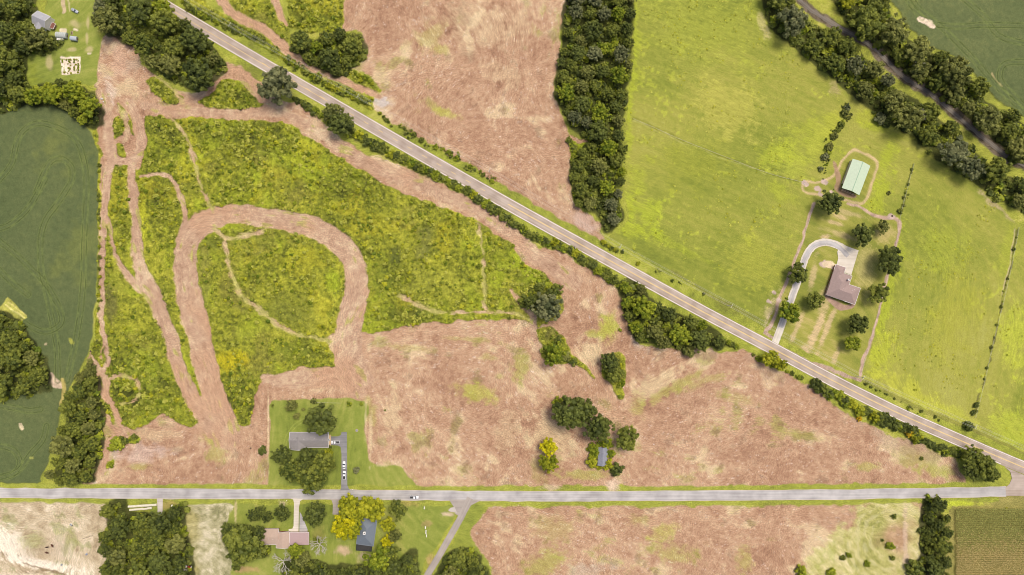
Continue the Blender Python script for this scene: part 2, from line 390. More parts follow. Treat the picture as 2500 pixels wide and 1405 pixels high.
soil = patch(soil, [
 (1485,800,22,34,10,LP,0.75),(1445,860,40,30,40,SP,0.8),(1445,815,14,10,0,GP,0.7),(1160,960,55,20,10,LP,0.6),(1270,900,20,40,20,GP,0.6),
 (960,1010,28,60,10,SP,0.55),(905,1010,16,50,-10,GP,0.5),(1240,1060,30,60,10,SP,0.35),(1350,1060,60,60,0,SP,0.6),(1330,1140,26,40,30,GP,0.35),
 (1430,1160,80,14,0,GP,0.55),(1600,940,70,22,-35,SP,0.7),(1640,950,90,12,-30,GP,0.55),(1560,990,20,30,0,GP,0.4),(1720,930,60,12,-20,GP,0.4),
 (1800,970,50,14,10,GP,0.35),(2240,1120,60,26,20,GP,0.6),(2290,1150,50,20,0,GP,0.6),(2120,1140,30,10,0,GP,0.5),(1950,1060,60,10,10,GP,0.3),
 (515,1070,24,16,30,LP,0.6),(530,1110,24,20,0,GP,0.5),(380,1060,60,16,0,SP,0.4),(340,1140,30,10,0,GP,0.5),(330,1110,70,24,0,lin(200,176,160),0.6),
 (300,150,30,50,0,C_TAN,0.6),(310,215,34,24,10,SP,0.55),(265,235,16,40,0,lin(206,188,170),0.6),(330,155,30,26,0,BP,0.5),(262,100,16,20,0,BP,0.6),
 (1050,90,26,60,60,GP,0.4),(1080,120,20,12,0,LP,0.4),(1060,260,40,12,30,GP,0.4),(1090,275,30,10,20,LP,0.5),(1230,180,50,30,20,C_STR,0.3),
 (1190,60,120,60,0,C_STR,0.35),(930,190,30,20,0,C_STR,0.5),(1430,545,40,26,30,lin(190,162,144),0.8),(1350,1290,60,30,0,GP,0.3),
 (1330,1380,60,34,-30,GP,0.6),(1620,1300,40,18,-20,LP,0.45),(1640,1350,60,30,10,GP,0.5),(1560,1270,30,12,0,GP,0.4),(1820,1370,20,40,0,GP,0.45),(1440,1390,60,20,0,lin(176,160,140),0.6),
 (1190,870,24,12,0,GP,0.4),(1000,850,60,8,5,GP,0.35),(1150,830,70,6,4,GP,0.4),(740,155,34,8,24,lin(112,98,86),0.9),(720,150,30,12,24,lin(206,194,180),0.5),
 (935,252,20,14,20,lin(190,182,176),0.8),(1720,860,50,20,0,lin(170,140,116),0.5),(1560,830,24,30,0,lin(186,170,150),0.6),(1880,900,90,26,30,lin(150,116,98),0.5),
 (2100,1000,120,24,26,lin(176,150,130),0.5),(2200,1080,110,30,24,lin(170,146,120),0.6),
], 0.5*ST1+0.25*ST2+0.9*n8+0.5*n5+0.6*n16)
trk = ramp(0.53+0.06*n40+0.035*ST1+0.04*ST2+0.04*n8+0.05*fineN+0.04*n5+0.05*white, [lin(132,102,88), lin(160,128,110), lin(182,150,130), lin(200,174,150), lin(216,196,168)])
trk = mix(trk, GP*(1+0.15*ST1[...,None]), 0.6*smooth(1.3, 2.4, ST2+0.6*n16))
trk = trk*np.array((1.0,0.985,0.86),np.float32)
trk = mix(trk, lin(186,146,114)*(1+0.1*ST1[...,None]), 0.6*smooth(0.2, 1.5, n90))
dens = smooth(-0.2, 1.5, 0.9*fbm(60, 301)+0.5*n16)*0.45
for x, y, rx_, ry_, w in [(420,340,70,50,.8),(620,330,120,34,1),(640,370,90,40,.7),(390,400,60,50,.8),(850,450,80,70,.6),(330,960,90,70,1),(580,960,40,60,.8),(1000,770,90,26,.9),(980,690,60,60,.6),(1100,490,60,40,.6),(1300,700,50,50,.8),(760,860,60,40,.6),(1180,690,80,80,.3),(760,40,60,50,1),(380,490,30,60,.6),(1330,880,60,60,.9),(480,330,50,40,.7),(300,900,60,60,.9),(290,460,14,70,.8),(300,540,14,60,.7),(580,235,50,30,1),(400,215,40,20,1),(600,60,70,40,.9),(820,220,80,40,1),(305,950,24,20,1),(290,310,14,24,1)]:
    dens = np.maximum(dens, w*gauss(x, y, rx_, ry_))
BR_D = lin(84,94,36); BR_M = lin(128,138,44); BR_L = lin(160,168,46); BR_Y = lin(174,166,48); BR_LIME = lin(148,160,44); BR_B = lin(122,114,60)
brush = ramp(0.55+0.06*n40+0.05*n16+0.05*n8+0.08*n5+0.09*fineN+0.06*white-0.40*dens+0.08, [lin(70,74,32), lin(98,103,38), lin(130,133,45), lin(154,154,52), lin(176,172,62)])  # dens darkens the weedy ground: shade between the clumps painted into the colour
brush = mix(brush, BR_LIME*(1+0.10*n5[...,None]), 0.6*smooth(0.2, 1.3, fbm(80, 61)+0.35*n16)*np.clip(1-dens, 0, 1))
brush = mix(brush, BR_B*(1+0.18*n5[...,None]), 0.4*smooth(0.9, 1.9, fbm(90, 62)+0.35*n16))
brush = mix(brush, BR_Y*(1+0.12*n5[...,None]), 0.4*smooth(1.0, 1.9, fbm(70, 63)+0.3*n16))
BDK = lin(80,88,44)
brush = patch(brush, [(565,885,34,30,0,lin(182,168,34),0.8),(350,535,14,60,0,lin(176,176,50),0.7),(815,690,22,30,0,BR_LIME,0.9),(728,635,60,34,0,BR_Y,0.5),
 (965,630,16,34,10,BDK,0.8),(1035,600,24,50,12,lin(104,106,56),0.75),(1090,590,30,34,0,BR_Y,0.7),(270,745,20,70,0,lin(96,94,54),0.85),(296,690,30,34,0,lin(150,146,60),0.6),
 (720,400,90,30,32,BR_LIME,0.6),(1290,660,50,24,40,BR_LIME,0.8),(1060,690,90,40,0,lin(160,160,64),0.4),(530,590,26,20,0,BR_D,0.7),(560,700,26,60,0,lin(120,116,54),0.6),
 (620,790,30,60,40,BR_LIME,0.5),(720,860,60,30,0,lin(104,116,44),0.6),(700,760,70,40,20,lin(110,114,52),0.55),(1000,770,50,26,0,BDK,0.6),(940,680,40,40,0,lin(104,116,42),0.5),
 (1215,650,30,50,0,lin(112,126,40),0.4),(1190,560,26,14,30,BDK,0.5),(500,660,16,80,0,lin(118,116,60),0.6),(450,900,30,60,-20,BR_LIME,0.5),(350,900,40,50,0,lin(140,156,46),0.5),
 (1350,810,22,26,40,lin(98,92,58),0.7),(1215,690,20,24,0,BR_LIME,0.6)], n16+0.6*n5)
MD_A = lin(142,146,50); MD_B = lin(166,164,64); MD_Y = lin(182,186,54)
meadow = ramp(0.5+0.16*n200+0.045*ST3+0.05*ST2+0.05*ST1+0.04*n5, [lin(122,132,48), lin(138,146,52), lin(154,158,60), lin(168,166,68), lin(174,172,78)])
meadow = meadow*np.array((0.88,0.87,1.12),np.float32)
meadow = mix(meadow, lin(176,182,60)*(1+0.1*n5[...,None]), 0.35*smooth(1.7, 2.8, n5+0.9*n16+0.6*n90))
bl = lin(160,168,54)
meadow = patch(meadow, [(1545,60,14,120,3,bl,0.8),(1540,200,14,110,5,bl,0.9),(1536,330,12,70,0,bl,0.8),(1550,560,50,26,20,bl,0.9),(1570,520,60,40,0,lin(168,180,50),0.6),(1560,440,30,50,0,bl,0.5),
 (1985,340,60,60,-50,bl,0.6),(1940,400,40,36,0,lin(166,172,64),0.6),(2030,300,14,50,25,lin(170,172,62),0.5),(2000,330,20,60,30,lin(168,170,66),0.4),(1890,380,40,26,0,lin(172,180,56),0.5),
 (2130,310,50,14,10,bl,0.8),(2110,290,30,26,0,lin(170,176,50),0.5),(2160,400,18,60,24,bl,0.85),(2150,470,22,60,20,bl,0.9),(2190,330,30,16,0,bl,0.5),(1900,470,40,26,20,bl,0.6),
 (2180,590,26,60,12,bl,0.75),(2160,740,20,120,14,bl,0.9),(2150,860,34,60,14,lin(170,176,56),0.8),(2220,960,90,30,28,lin(180,180,66),0.8),(2330,1020,70,26,30,lin(176,178,66),0.7),
 (2460,620,24,60,10,bl,0.5),(2480,820,36,80,0,lin(180,188,60),0.6),(2470,1060,60,50,30,lin(176,186,60),0.6),(1650,600,100,10,28,lin(150,160,50),0.5),
 (1720,60,150,100,20,lin(158,162,64),0.6),(1770,260,90,60,30,lin(176,170,80),0.7),(1680,400,90,60,0,lin(146,150,54),0.5),(2330,760,60,120,10,lin(160,160,56),0.5),(2300,600,60,60,0,lin(158,166,58),0.5),(1840,640,70,60,0,lin(164,164,64),0.5),
 (1900,760,26,60,24,lin(196,178,130),0.7),(1888,790,16,30,24,lin(200,178,146),0.6),(2050,180,40,10,38,lin(200,178,140),0.8),(1960,120,20,10,50,lin(180,164,110),0.6),(1868,70,10,30,-20,lin(200,184,130),0.6),(2350,420,60,9,35,lin(186,168,124),0.8),(2440,505,50,10,38,lin(176,156,118),0.8),(2040,215,14,16,0,lin(170,150,110),0.6),(2105,240,24,9,0,lin(176,164,110),0.6)], ST1*0.8+n16*1.2+0.8*n5)
lawn = ramp(0.5+0.15*n90+0.10*ST2+0.06*ST1+0.05*n5, [lin(112,122,54), lin(130,140,60), lin(144,150,70), lin(162,160,84)])
lotc = ramp(0.5+0.16*n90+0.12*ST2+0.07*ST1, [lin(128,134,58), lin(146,146,66), lin(160,156,76), lin(182,166,100)])
PK = lin(206,178,136)
lotc = patch(lotc, [(1945,800,7,40,22,PK,0.7),(1990,815,10,66,22,PK,0.9),(1965,860,12,20,20,PK,0.9),(2020,800,7,66,22,PK,0.8),(2040,870,8,24,22,PK,0.7),(2050,530,20,5,18,PK,0.7),(2040,545,18,5,18,PK,0.7),
 (2015,578,14,8,0,PK,0.9),(2060,575,50,8,18,PK,0.5),(1985,670,8,40,12,PK,0.6),(2110,660,26,60,10,lin(190,174,116),0.6),(2160,570,26,26,0,lin(190,168,116),0.6),(2125,680,12,80,12,lin(176,166,96),0.6),
 (1925,700,8,60,20,lin(176,164,90),0.5),(2012,735,16,40,12,PK,0.5),(2070,520,40,6,16,PK,0.5)], ST1*0.6+n8*0.8)
verge = ramp(0.5+0.14*n40+0.10*ST1+0.10*n8+0.05*n5, [lin(122,124,56), lin(142,146,60), lin(160,162,66), lin(178,172,86)])
crop = ramp(0.5+0.08*n200+0.04*n40+0.03*n8+0.05*n5+0.05*white, [lin(80,89,54), lin(90,100,62), lin(102,110,68), lin(124,127,78)])
crop = mix(crop, lin(128,132,66)*(1+0.06*n5[...,None]), 0.35*smooth(0.8, 2.4, fbm(110, 71)+0.2*n8))
tan = ramp(0.50+0.10*n90+0.08*n40+0.05*ST1+0.05*ST2+0.08*n8+0.06*fineN+0.05*n16, [lin(138,120,92), lin(176,156,124), lin(202,184,152), lin(226,210,182)])
tan = mix(tan, lin(140,142,80)*(1+0.12*n5[...,None]), 0.6*smooth(0.7, 1.9, fbm(26, 81)+0.5*n8))
tan = patch(tan, [(20,1330,60,40,20,lin(240,226,202),0.95),(90,1375,120,13,12,lin(240,226,204),0.9),(150,1340,26,40,-50,lin(232,214,188),0.7),(110,1340,60,30,0,lin(166,146,116),0.6),(80,1320,30,20,0,lin(150,150,84),0.6),(165,1320,8,40,14,lin(140,140,76),0.6),(180,1310,8,24,-20,lin(140,142,76),0.6),(30,1410,80,14,0,lin(226,206,180),0.8)], ST1+n8*0.7)
hay = ramp(0.5+0.12*n40+0.16*n8+0.16*n5+0.10*ST1, [lin(140,136,96), lin(168,160,120), lin(188,178,142), lin(206,194,162)])
hay = mix(hay, lin(160,150,90)*(1+0.1*n5[...,None]), 0.8*smooth(492, 458, PX+6*n16))
pale = ramp(0.5+0.12*n40+0.12*ST2+0.10*ST1+0.05*n5, [lin(142,142,76), lin(172,166,98), lin(196,186,126), lin(218,204,158)])
Rr_ = np.hypot(PX-2185, PY-1320); pale = mix(pale, lin(216,204,158)*(1+0*PX[...,None]), 0.3*smooth(-0.1, 1.0, np.sin(Rr_/3.4+1.5*n40)+0.6*n8)*smooth(40, 60, Rr_)*smooth(150, 110, Rr_))
pale = mix(pale, soil, smooth(0.1, 1.0, gauss(2190,1310,42,50)+0.15*n16)*0.9)
pale = mix(pale, lin(146,156,64)*(1+0.1*n5[...,None]), 0.4*smooth(0.8, 2.0, fbm(30, 91)+0.3*n8))
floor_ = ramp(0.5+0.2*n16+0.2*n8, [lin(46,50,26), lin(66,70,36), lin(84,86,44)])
cornc = ramp(0.5+0.2*n8, [lin(128,124,66), lin(158,148,84)])

# ---- paint
KINDS = ['verge','field','field','field','brush_field','dirt_track','lawn','crop_field','meadow','lawn','pasture','hay_field','corn_field','woodland_floor']
col = verge.copy(); cls = np.zeros((ny, nx), np.int16); hgt = 0.05*n8+0.03*white
def lay(D, c, cid, soft=1.2, rag=0.0, h=None, thr=0.5):
    global col, cls, hgt
    m = smooth(-soft, soft, D+rag*(n8*0.6+ST1*0.6))
    col = mix(col, c, m)
    if cid is not None: cls = np.where(m > thr, cid, cls)
    if h is not None: hgt = hgt*(1-m)+h*m
hs = 0.012*ST1+0.035*n5+0.02*white
lay(sdf(SOIL_MID), soil, 1, 2.0, 1.6, hs)
lay(sdf(SOIL_TOP), soil, 2, 2.0, 1.6, hs)
lay(sdf(SOIL_SOUTH), soil, 3, 2.5, 2.2, hs)
lay(mMeadow, meadow, 8, 3.0, 1.5, 0.05*n5+0.04*ST1+0.06)
brushD = np.full((ny, nx), -PAD, np.float32)
for b in BRUSH: brushD = np.maximum(brushD, sdf(b))
hb = 0.55+0.22*n8+0.26*n5+0.14*n6b
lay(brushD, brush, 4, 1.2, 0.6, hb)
lay(-trW, trk, 5, 2.0, 1.5, hs)
thin = mix(trk, lin(172,166,92)*(1+0.1*n5[...,None]), np.clip(0.45+0.4*n16+0.3*n40, 0.1, 0.95))
lay(-trT, thin, 5, 2.2, 2.6, hs+0.15)
brushM = smooth(0, 2, brushD)*smooth(0, 3, trD)
for L_ in LAWN: lay(sdf(L_, warp=0.5), lawn, 6, 1.6, 0.6, 0.02*n5)
for L_ in CROPS: lay(sdf(L_, warp=0.6), crop, 7, 1.2, 0.5, 0.5+0.06*n5+0.05*white)
lay(sdf(LOT, warp=0.4), lotc, 9, 1.5, 0.5, 0.02*n5)
lay(sdf(BARNLOT, warp=0.4), mix(lotc, PK*(1+0.1*ST1[...,None]), smooth(9, 3, sdf(BARNLOT, warp=0.4))*0.75), 9, 1.5, 0.5, 0.02*n5)
lay(sdf(TAN), tan, 10, 2, 2, hs); lay(sdf(HAY), hay, 11, 2, 1.5, 0.04*n5+0.04*n8)
lay(sdf(PALE), pale, 10, 8, 6, hs)
lay(sdf(CORN), cornc, 12, 1, 0.5, 0.05*n5)
# verge corridors beside the roads override the fields
rag2 = 2.2*n16+1.2*n8
side = np.sign((PY-CY)-0)            # placeholder replaced below
yHW = np.interp(PX[0], [p[0] for p in HW], [p[1] for p in HW])[None, :]
below = (PY > yHW)
vw = np.where(below, 25+8*smooth(600, 700, PX), 33)
vm = smooth(2, -2, dHW-vw-rag2)
col = mix(col, verge*np.array((0.97,1,0.95),np.float32), vm); cls = np.where(vm > 0.5, 0, cls); hgt = hgt*(1-vm)+0.04*n5*vm
vm = smooth(2, -2, dCR-np.where(PY < 1206, 23, 24)-0.6*rag2)*(PX < 2440)
vc = mix(verge, lin(148,154,64)*(1+0.08*n5[...,None]), 0.5+0*PX)
col = mix(col, vc, vm); cls = np.where(vm > 0.5, 0, cls); hgt = hgt*(1-vm)+0.03*n5*vm
# side verge next to the small side road
sg = smooth(-3, 3, sdf([(1112,1235),(1180,1232),(1172,1262),(1150,1300),(1168,1345),(1196,1390),(1196,1620),(1000,1620),(1060,1400),(1120,1300)]))
col = mix(col, mix(lawn, verge, 0.4+0*PX), sg); cls = np.where(sg > 0.5, 0, cls); hgt = hgt*(1-sg)
# bare strips, pads, fence lines, patches drawn on their ground
def stroke(pts, ws, c, soft=1.0, rag=0.6, curve=True, a=1.0, dh=0.0):
    global col, hgt
    D, _, _ = line(pts, curve=curve, widths=ws, pad=24, warp=0.5)
    m = smooth(soft, -soft, D+rag*(0.5*n8+0.5*white*0.5))*a
    col = mix(col, np.array(c, np.float32)*(1+0.10*n5[...,None]), m); hgt = hgt+dh*m
DIRT = lin(186,158,136)
stroke([(1986,494),(1968,560),(1945,618),(1925,680),(1905,730),(1882,790),(1868,808)], [4,3,3,4,4,4,4], DIRT)
stroke([(2070,500),(2110,514),(2140,528),(2194,542),(2186,600),(2165,680),(2150,740),(2125,830),(2100,915)], [3,3,4,4,3,3,3,3,4], DIRT)
stroke([(1868,812),(1885,826),(1905,850),(1960,878),(2020,898),(2070,918),(2100,926)], [5,4,4,5,5,5,5], lin(178,152,132))
stroke([(1546,288),(1600,312),(1660,340),(1760,378),(1870,420),(1960,446)], [2.5,3,2,1.6,1.6,2], lin(120,122,50), a=0.5, rag=2)
stroke([(1546,295),(1600,318),(1660,345),(1760,383),(1870,425)], [1,1,1,1,1], lin(186,180,120), a=0.35)
stroke([(2230,400),(2214,460),(2196,525)], [2.5,2.5,4], lin(104,108,48), a=0.85)
stroke([(2484,560),(2470,640),(2452,720),(2430,820),(2400,940),(2384,1010)], [3,2.5,2,2.5,2,2], lin(96,94,52), a=0.8, rag=2.5)
stroke([(2478,560),(2466,640),(2448,720)], [1.5,1.5,1.5], lin(196,176,140), a=0.6)
stroke([(1640,660),(1700,700),(1760,735),(1850,780)], [3,4,4,3], lin(120,116,64), a=0.5)
stroke([(2110,930),(2200,975),(2300,1020),(2400,1060),(2500,1105)], [5,6,6,4,4], lin(128,124,66), a=0.55)
for x, y, r in [(1964,448,6),(1999,462,7),(2004,474,5),(2014,444,6),(1890,716,4),(1878,738,5),(1906,734,5),(2178,530,6),(2010,650,6),(2018,646,6),(2031,469,4)]:
    stroke([(x-r*0.6, y-r*0.3), (x+r*0.6, y+r*0.3)], [r, r*0.8], lin(196,172,156), rag=1.2)
stroke([(2035,395),(2050,430),(2050,462),(2070,478),(2085,480)], [3,7,6,5,4], lin(168,134,112), rag=1.5, a=0.8)
stroke([(2022,700),(2020,725),(2040,742),(2065,752),(2082,748),(2088,736)], [4,6,7,6,5,3], lin(172,142,122))
stroke([(2014,648),(2028,650),(2036,656)], [6,8,6], lin(222,200,164), rag=1.5)
# sandy blow-outs in the crops, stubble plots, garden bed
stroke([(2246,46),(2262,56),(2280,68)], [7,9,4], lin(226,204,176), rag=1.6)
stroke([(2420,180),(2434,200),(2445,214)], [2,2,1.5], lin(190,170,120), rag=1.5, a=0.7)
pm_ = smooth(-1.5, 1.5, sdf([(-20,760),(4,748),(20,725),(68,776),(40,800),(-20,772)], curve=False, warp=0.4)); col = mix(col, lin(170,166,80)*(1+0.12*n5[...,None]+0.08*ST1[...,None]), pm_); hgt = hgt*(1-pm_*0.5)
stroke([(14,744),(60,778)], [2,2], lin(206,196,120)); stroke([(20,738),(66,772)], [1.4,1.4], lin(200,190,110))
stroke([(126,914),(132,930),(148,940)], [7,12,9], lin(202,178,150), rag=1.5); stroke([(152,925),(156,950),(148,985)], [6,5,3], lin(176,160,92), rag=1)
stroke([(52,1036),(56,1044)], [4,5], lin(214,196,156), rag=1.5); stroke([(76,1117),(80,1117)], [3,3], lin(150,150,80))
stroke([(110,838),(114,838)], [3,3], lin(186,170,130), rag=1.5); stroke([(172,828),(176,836)], [3,5], lin(156,156,70), rag=1.5)
stroke([(150,142),(193,143),(193,178),(150,178),(150,150),(170,160)], [3,3,3,3,3,20], lin(232,214,190), curve=False, rag=0.8)
for x in (156,169,171,182,190):
    stroke([(x,144),(x,177)], [1.2,1.2], lin(206,184,154), a=0.6)
for x, y, rx_ in [(178,95,5),(155,76,9),(140,84,7),(185,75,4),(215,130,5)]:
    stroke([(x-3,y),(x+3,y)], [rx_*0.6, rx_*0.6], lin(224,206,176), a=0.8)
stroke([(158,-20),(154,12),(155,30)], [5,5,4], lin(196,170,140), a=0.8); stroke([(166,-10),(168,28)], [2,1.5], lin(206,190,140), a=0.7)
for x, y, rx_, ry_ in [(175,122,14,6),(218,122,12,8),(215,60,5,20),(212,95,4,20),(120,150,10,26),(185,60,20,14)]:
    g = smooth(0.3, 1.0, gauss(x, y, rx_, ry_)+0.12*n8)*smooth(0.04, 0.2, gauss(x, y, rx_, ry_))*0.55; col = mix(col, lin(206,184,140)*(1+0*PX[...,None]), g)
# warm dry patches on the southern lawns
for x, y, rx_, ry_, c_, st in [(840,1345,24,14,lin(196,166,136),0.8),(890,1360,24,12,lin(200,176,146),0.7),(776,1300,20,24,lin(150,138,76),0.5),(1000,1230,40,10,lin(170,150,90),0.6),(1092,1256,18,7,lin(206,182,150),0.9),(1040,1280,14,10,lin(170,138,100),0.5),
        (575,1250,4,36,lin(196,178,130),0.8),(688,1232,10,12,lin(206,186,150),0.8),(600,1390,30,10,lin(190,150,110),0.7),(1050,1370,10,20,lin(186,150,110),0.6),(1495,1185,16,22,lin(212,186,158),0.95),(1350,1190,30,8,lin(206,176,150),0.7),
        (600,1040,6,5,GP,0),(1335,548,8,14,lin(196,170,150),0.9),(410,1235,26,16,lin(160,140,84),0.7),(2210,1320,8,90,lin(196,170,146),0.7),(2345,1230,60,8,lin(182,190,60),0.9),
        (60,200,40,60,lin(138,146,50),0.6),(940,355,5,5,GP,0),(655,1030,3,120,C_STR,0.7),(905,1060,6,70,C_STR,0.6),(893,1020,4,50,C_STR,0.5),(930,1136,20,5,C_STR,0.5)]:
    if st: col = mix(col, np.array(c_, np.float32)*(1+0.08*n5[...,None]), smooth(0.25, 0.9, gauss(x, y, rx_, ry_)+0.12*n8+0.08*ST1)*smooth(0.04, 0.2, gauss(x, y, rx_, ry_))*st)
stroke([(55,1375),(90,1390),(150,1404),(200,1420)], [2,2.5,2.5,2], lin(128,108,76), rag=1.2, a=0.8)
# crop tramlines: pairs of wheel ruts pressed into the crop
def ruts(pts, gap=5.6, depth=0.16, brk=True):
    global col, hgt
    D, _, _ = line(pts, pad=20, crisp=True, sub=8)
    d = np.abs(D-gap); m = smooth(1.7, 0.5, d)*smooth(-1.6, 0.2, n8+0.3*n40)
    col = mix(col, lin(56,66,34)*(1+0*PX[...,None]), m*0.62); hgt = hgt-depth*m
    m2 = smooth(3.4, 2.2, d)*(1-m)*0.35; col = mix(col, lin(124,136,72)*(1+0*PX[...,None]), m2)
for p in [[(0,440),(30,400),(42,350),(60,318),(95,302),(140,312),(180,335),(200,370),(210,420),(212,470),(206,600),(204,700),(192,800),(176,880),(164,930)],
          [(90,470),(110,420),(130,392),(155,390),(175,408),(176,440),(160,470),(140,500),(112,540),(100,590),(102,660),(116,720),(130,790),(140,850),(142,930)],
          [(-40,560),(10,556),(50,530),(80,495),(110,440)],
          [(0,590),(40,622),(80,660),(110,690),(140,740),(152,780),(140,800),(110,810),(70,795),(30,765)],
          [(0,660),(30,690),(70,720)],
          [(-30,985),(30,995),(70,1003),(100,1000)],[(-30,1100),(0,1090),(35,1100),(50,1130),(30,1160),(-20,1170)],[(115,1040),(105,1075),(75,1110),(45,1150),(0,1165)],
          [(2210,-30),(2240,20),(2300,70),(2380,150),(2440,220),(2520,290)],[(2225,-30),(2216,0),(2250,45)],
          [(2290,62),(2340,66),(2400,62),(2520,64)],[(2560,160),(2500,152),(2455,156),(2440,180),(2450,210),(2520,280)],[(2330,-20),(2400,40),(2440,90),(2520,110)]]:
    ruts(p)
# dark circles and marks on the grey house's lawn
D, _, _ = line([(690,1110),(700,1070),(720,1040),(745,1025)], pad=12, crisp=True)
col = mix(col, lin(164,170,84)*(1+0*PX[...,None]), 0.4*smooth(1.6, 0.6, np.abs(D-3.5)))

# ---- woods: their floor is dark leaf litter
def shrinkpoly(P, z=7.0):
    return [(CX+(x-CX)*(1-z/H), CY+(y-CY)*(1-z/H)) for x, y in P]
WOODS = {
 'belt': [(1398,-80),(1556,-80),(1548,60),(1540,180),(1528,300),(1530,400),(1518,470),(1528,530),(1492,566),(1468,545),(1462,512),(1408,506),(1392,450),(1398,380),(1440,350),(1395,300),(1362,240),(1358,170),(1376,90)],
 'railsouth': [(1850,-80),(1905,-80),(1960,20),(2030,68),(2110,125),(2190,200),(2270,250),(2350,320),(2430,390),(2560,470),(2620,500),(2620,580),(2480,500),(2380,440),(2300,385),(2230,320),(2150,275),(2070,205),(1990,142),(1925,92),(1880,40)],
 'railnorth': [(2020,-60),(2140,-60),(2190,30),(2230,85),(2300,120),(2390,180),(2430,240),(2500,285),(2640,380),(2640,478),(2480,380),(2390,300),(2290,226),(2190,145),(2090,66)],
 'topleft': [(-90,-60),(60,-60),(75,20),(80,70),(130,85),(132,105),(100,120),(50,130),(52,190),(60,245),(-90,255)],
 'hedgeleft': [(62,205),(130,192),(195,205),(232,235),(240,300),(205,308),(150,262),(60,255)],
 'topwood': [(228,-60),(350,-60),(420,40),(470,55),(525,125),(543,168),(480,222),(420,198),(372,172),(345,128),(310,105),(272,95),(236,55)],
 'topmid': [(700,75),(760,85),(830,70),(884,82),(890,120),(862,162),(815,184),(770,160),(715,128)],
 'tri': [(1515,695),(1560,685),(1605,740),(1660,765),(1720,785),(1785,842),(1700,850),(1690,872),(1650,858),(1600,842),(1548,830),(1525,770)],
 'leftstrip': [(208,885),(226,912),(240,965),(240,1040),(236,1110),(222,1168),(195,1185),(135,1182),(110,1165),(128,1125),(142,1060),(160,960)],
 'leftblob': [(-90,775),(20,772),(55,825),(98,880),(110,930),(88,962),(-90,968)],
 'southwood': [(248,1240),(290,1222),(308,1255),(370,1262),(432,1235),(438,1300),(452,1350),(448,1450),(252,1450),(245,1320)],
 'southmid': [(700,1362),(760,1375),(830,1386),(900,1392),(960,1375),(995,1356),(1018,1368),(1000,1460),(700,1460)],
 'southright': [(1068,1395),(1110,1352),(1140,1345),(1185,1385),(1200,1460),(1050,1460)],
 'hedgeright': [(2262,1218),(2308,1220),(2322,1290),(2322,1460),(2262,1460)],
 'oakpair': [(545,1290),(600,1295),(640,1320),(645,1368),(560,1370),(540,1330)],
}
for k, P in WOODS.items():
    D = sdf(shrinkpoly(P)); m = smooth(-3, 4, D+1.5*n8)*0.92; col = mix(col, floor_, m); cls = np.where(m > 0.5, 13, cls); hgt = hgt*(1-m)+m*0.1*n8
# railway bed
RAIL = [(1880,-90),(1952,0),(2031,58),(2126,113),(2202,186),(2280,236),(2372,314),(2441,369),(2500,406),(2680,510)]
D, T, w = line(RAIL, pad=40, warp=0.6)
m = smooth(3, -3, D-12-n8); col = mix(col, ramp(0.5+0.2*n8+0.15*ST1, [lin(84,74,58), lin(106,94,76), lin(130,116,98)]), m); cls = np.where(m > 0.5, 13, cls)
# clear ground under roads
hgt = hgt*smooth(14, 20, dHW); m = dCR < 13; hgt = np.where(m, 0, hgt)
col = np.clip(col, 0.004, 0.9)
HEDGE_A = [(720,242),(780,285),(860,325),(940,368),(1040,420),(1110,452),(1165,480),(1230,530),(1290,568),(1345,594),(1400,618),(1450,650),(1505,684)]
HEDGE_B = [(445,2),(500,40),(560,70),(620,97),(688,134),(740,172),(780,196),(830,218),(900,252)]
HEDGE_D = [(2066,262),(2056,300),(2030,345),(2012,385),(2002,418)]
HEDGE_E = [(972,306),(1040,345),(1100,378),(1150,412),(1210,448)]
FENCE_L = [[(2486,548),(2470,640),(2450,730),(2425,830),(2398,950),(2380,1020)], [(2228,405),(2216,455),(2199,505)], [(2105,932),(2160,962),(2230,998),(2290,1022)], [(242,390),(241,500),(243,620),(240,740),(236,840)], [(1600,655),(1680,700),(1740,732)]]
HEDGE_C = [(1992,942),(2050,972),(2110,1004),(2170,1030),(2240,1062),(2290,1090),(2345,1108)]
# ---- build the pieces
XW = (PX-CX)*S; YW = (CY-PY)*S
mats = {'verge':mat_ground('verge_grass'),'field':mat_ground('cut_field_soil'),'brush_field':mat_ground('weeds',0.6,1.4,0.8),'dirt_track':mat_ground('track_dirt'),
        'lawn':mat_ground('lawn_grass',0.2),'crop_field':mat_ground('crop',0.22,1.4,0.5),'meadow':mat_ground('meadow_grass',0.28),'pasture':mat_ground('dry_pasture'),
        'hay_field':mat_ground('cut_hay'),'corn_field':mat_ground('corn_ground'),'woodland_floor':mat_ground('leaf_litter')}
V = np.stack([XW, YW, np.clip(hgt, -0.2, 1.6)], -1).reshape(-1, 3)
C4 = np.concatenate([col.reshape(-1, 3), np.ones((nx*ny, 1), np.float32)], 1).astype(np.float32)
idx = np.arange(nx*ny).reshape(ny, nx)
quad = np.stack([idx[1:, :-1], idx[1:, 1:], idx[:-1, 1:], idx[:-1, :-1]], -1).reshape(-1, 4)
fc = cls[:-1, :-1].reshape(-1)
def sub_object(name, mask, mat):
    q = quad[mask]
    if not len(q): return
    u, inv = np.unique(q, return_inverse=True)
    me = npmesh(name, V[u], inv.reshape(q.shape), mat, True)
    a = me.color_attributes.new('col', 'FLOAT_COLOR', 'POINT'); a.data.foreach_set('color', C4[u].ravel())
    o = bpy.data.objects.new(name, me); COL.objects.link(o); o['kind'] = 'structure'; return o
for k, nm in enumerate(KINDS): sub_object(nm, fc == k, mats[nm])
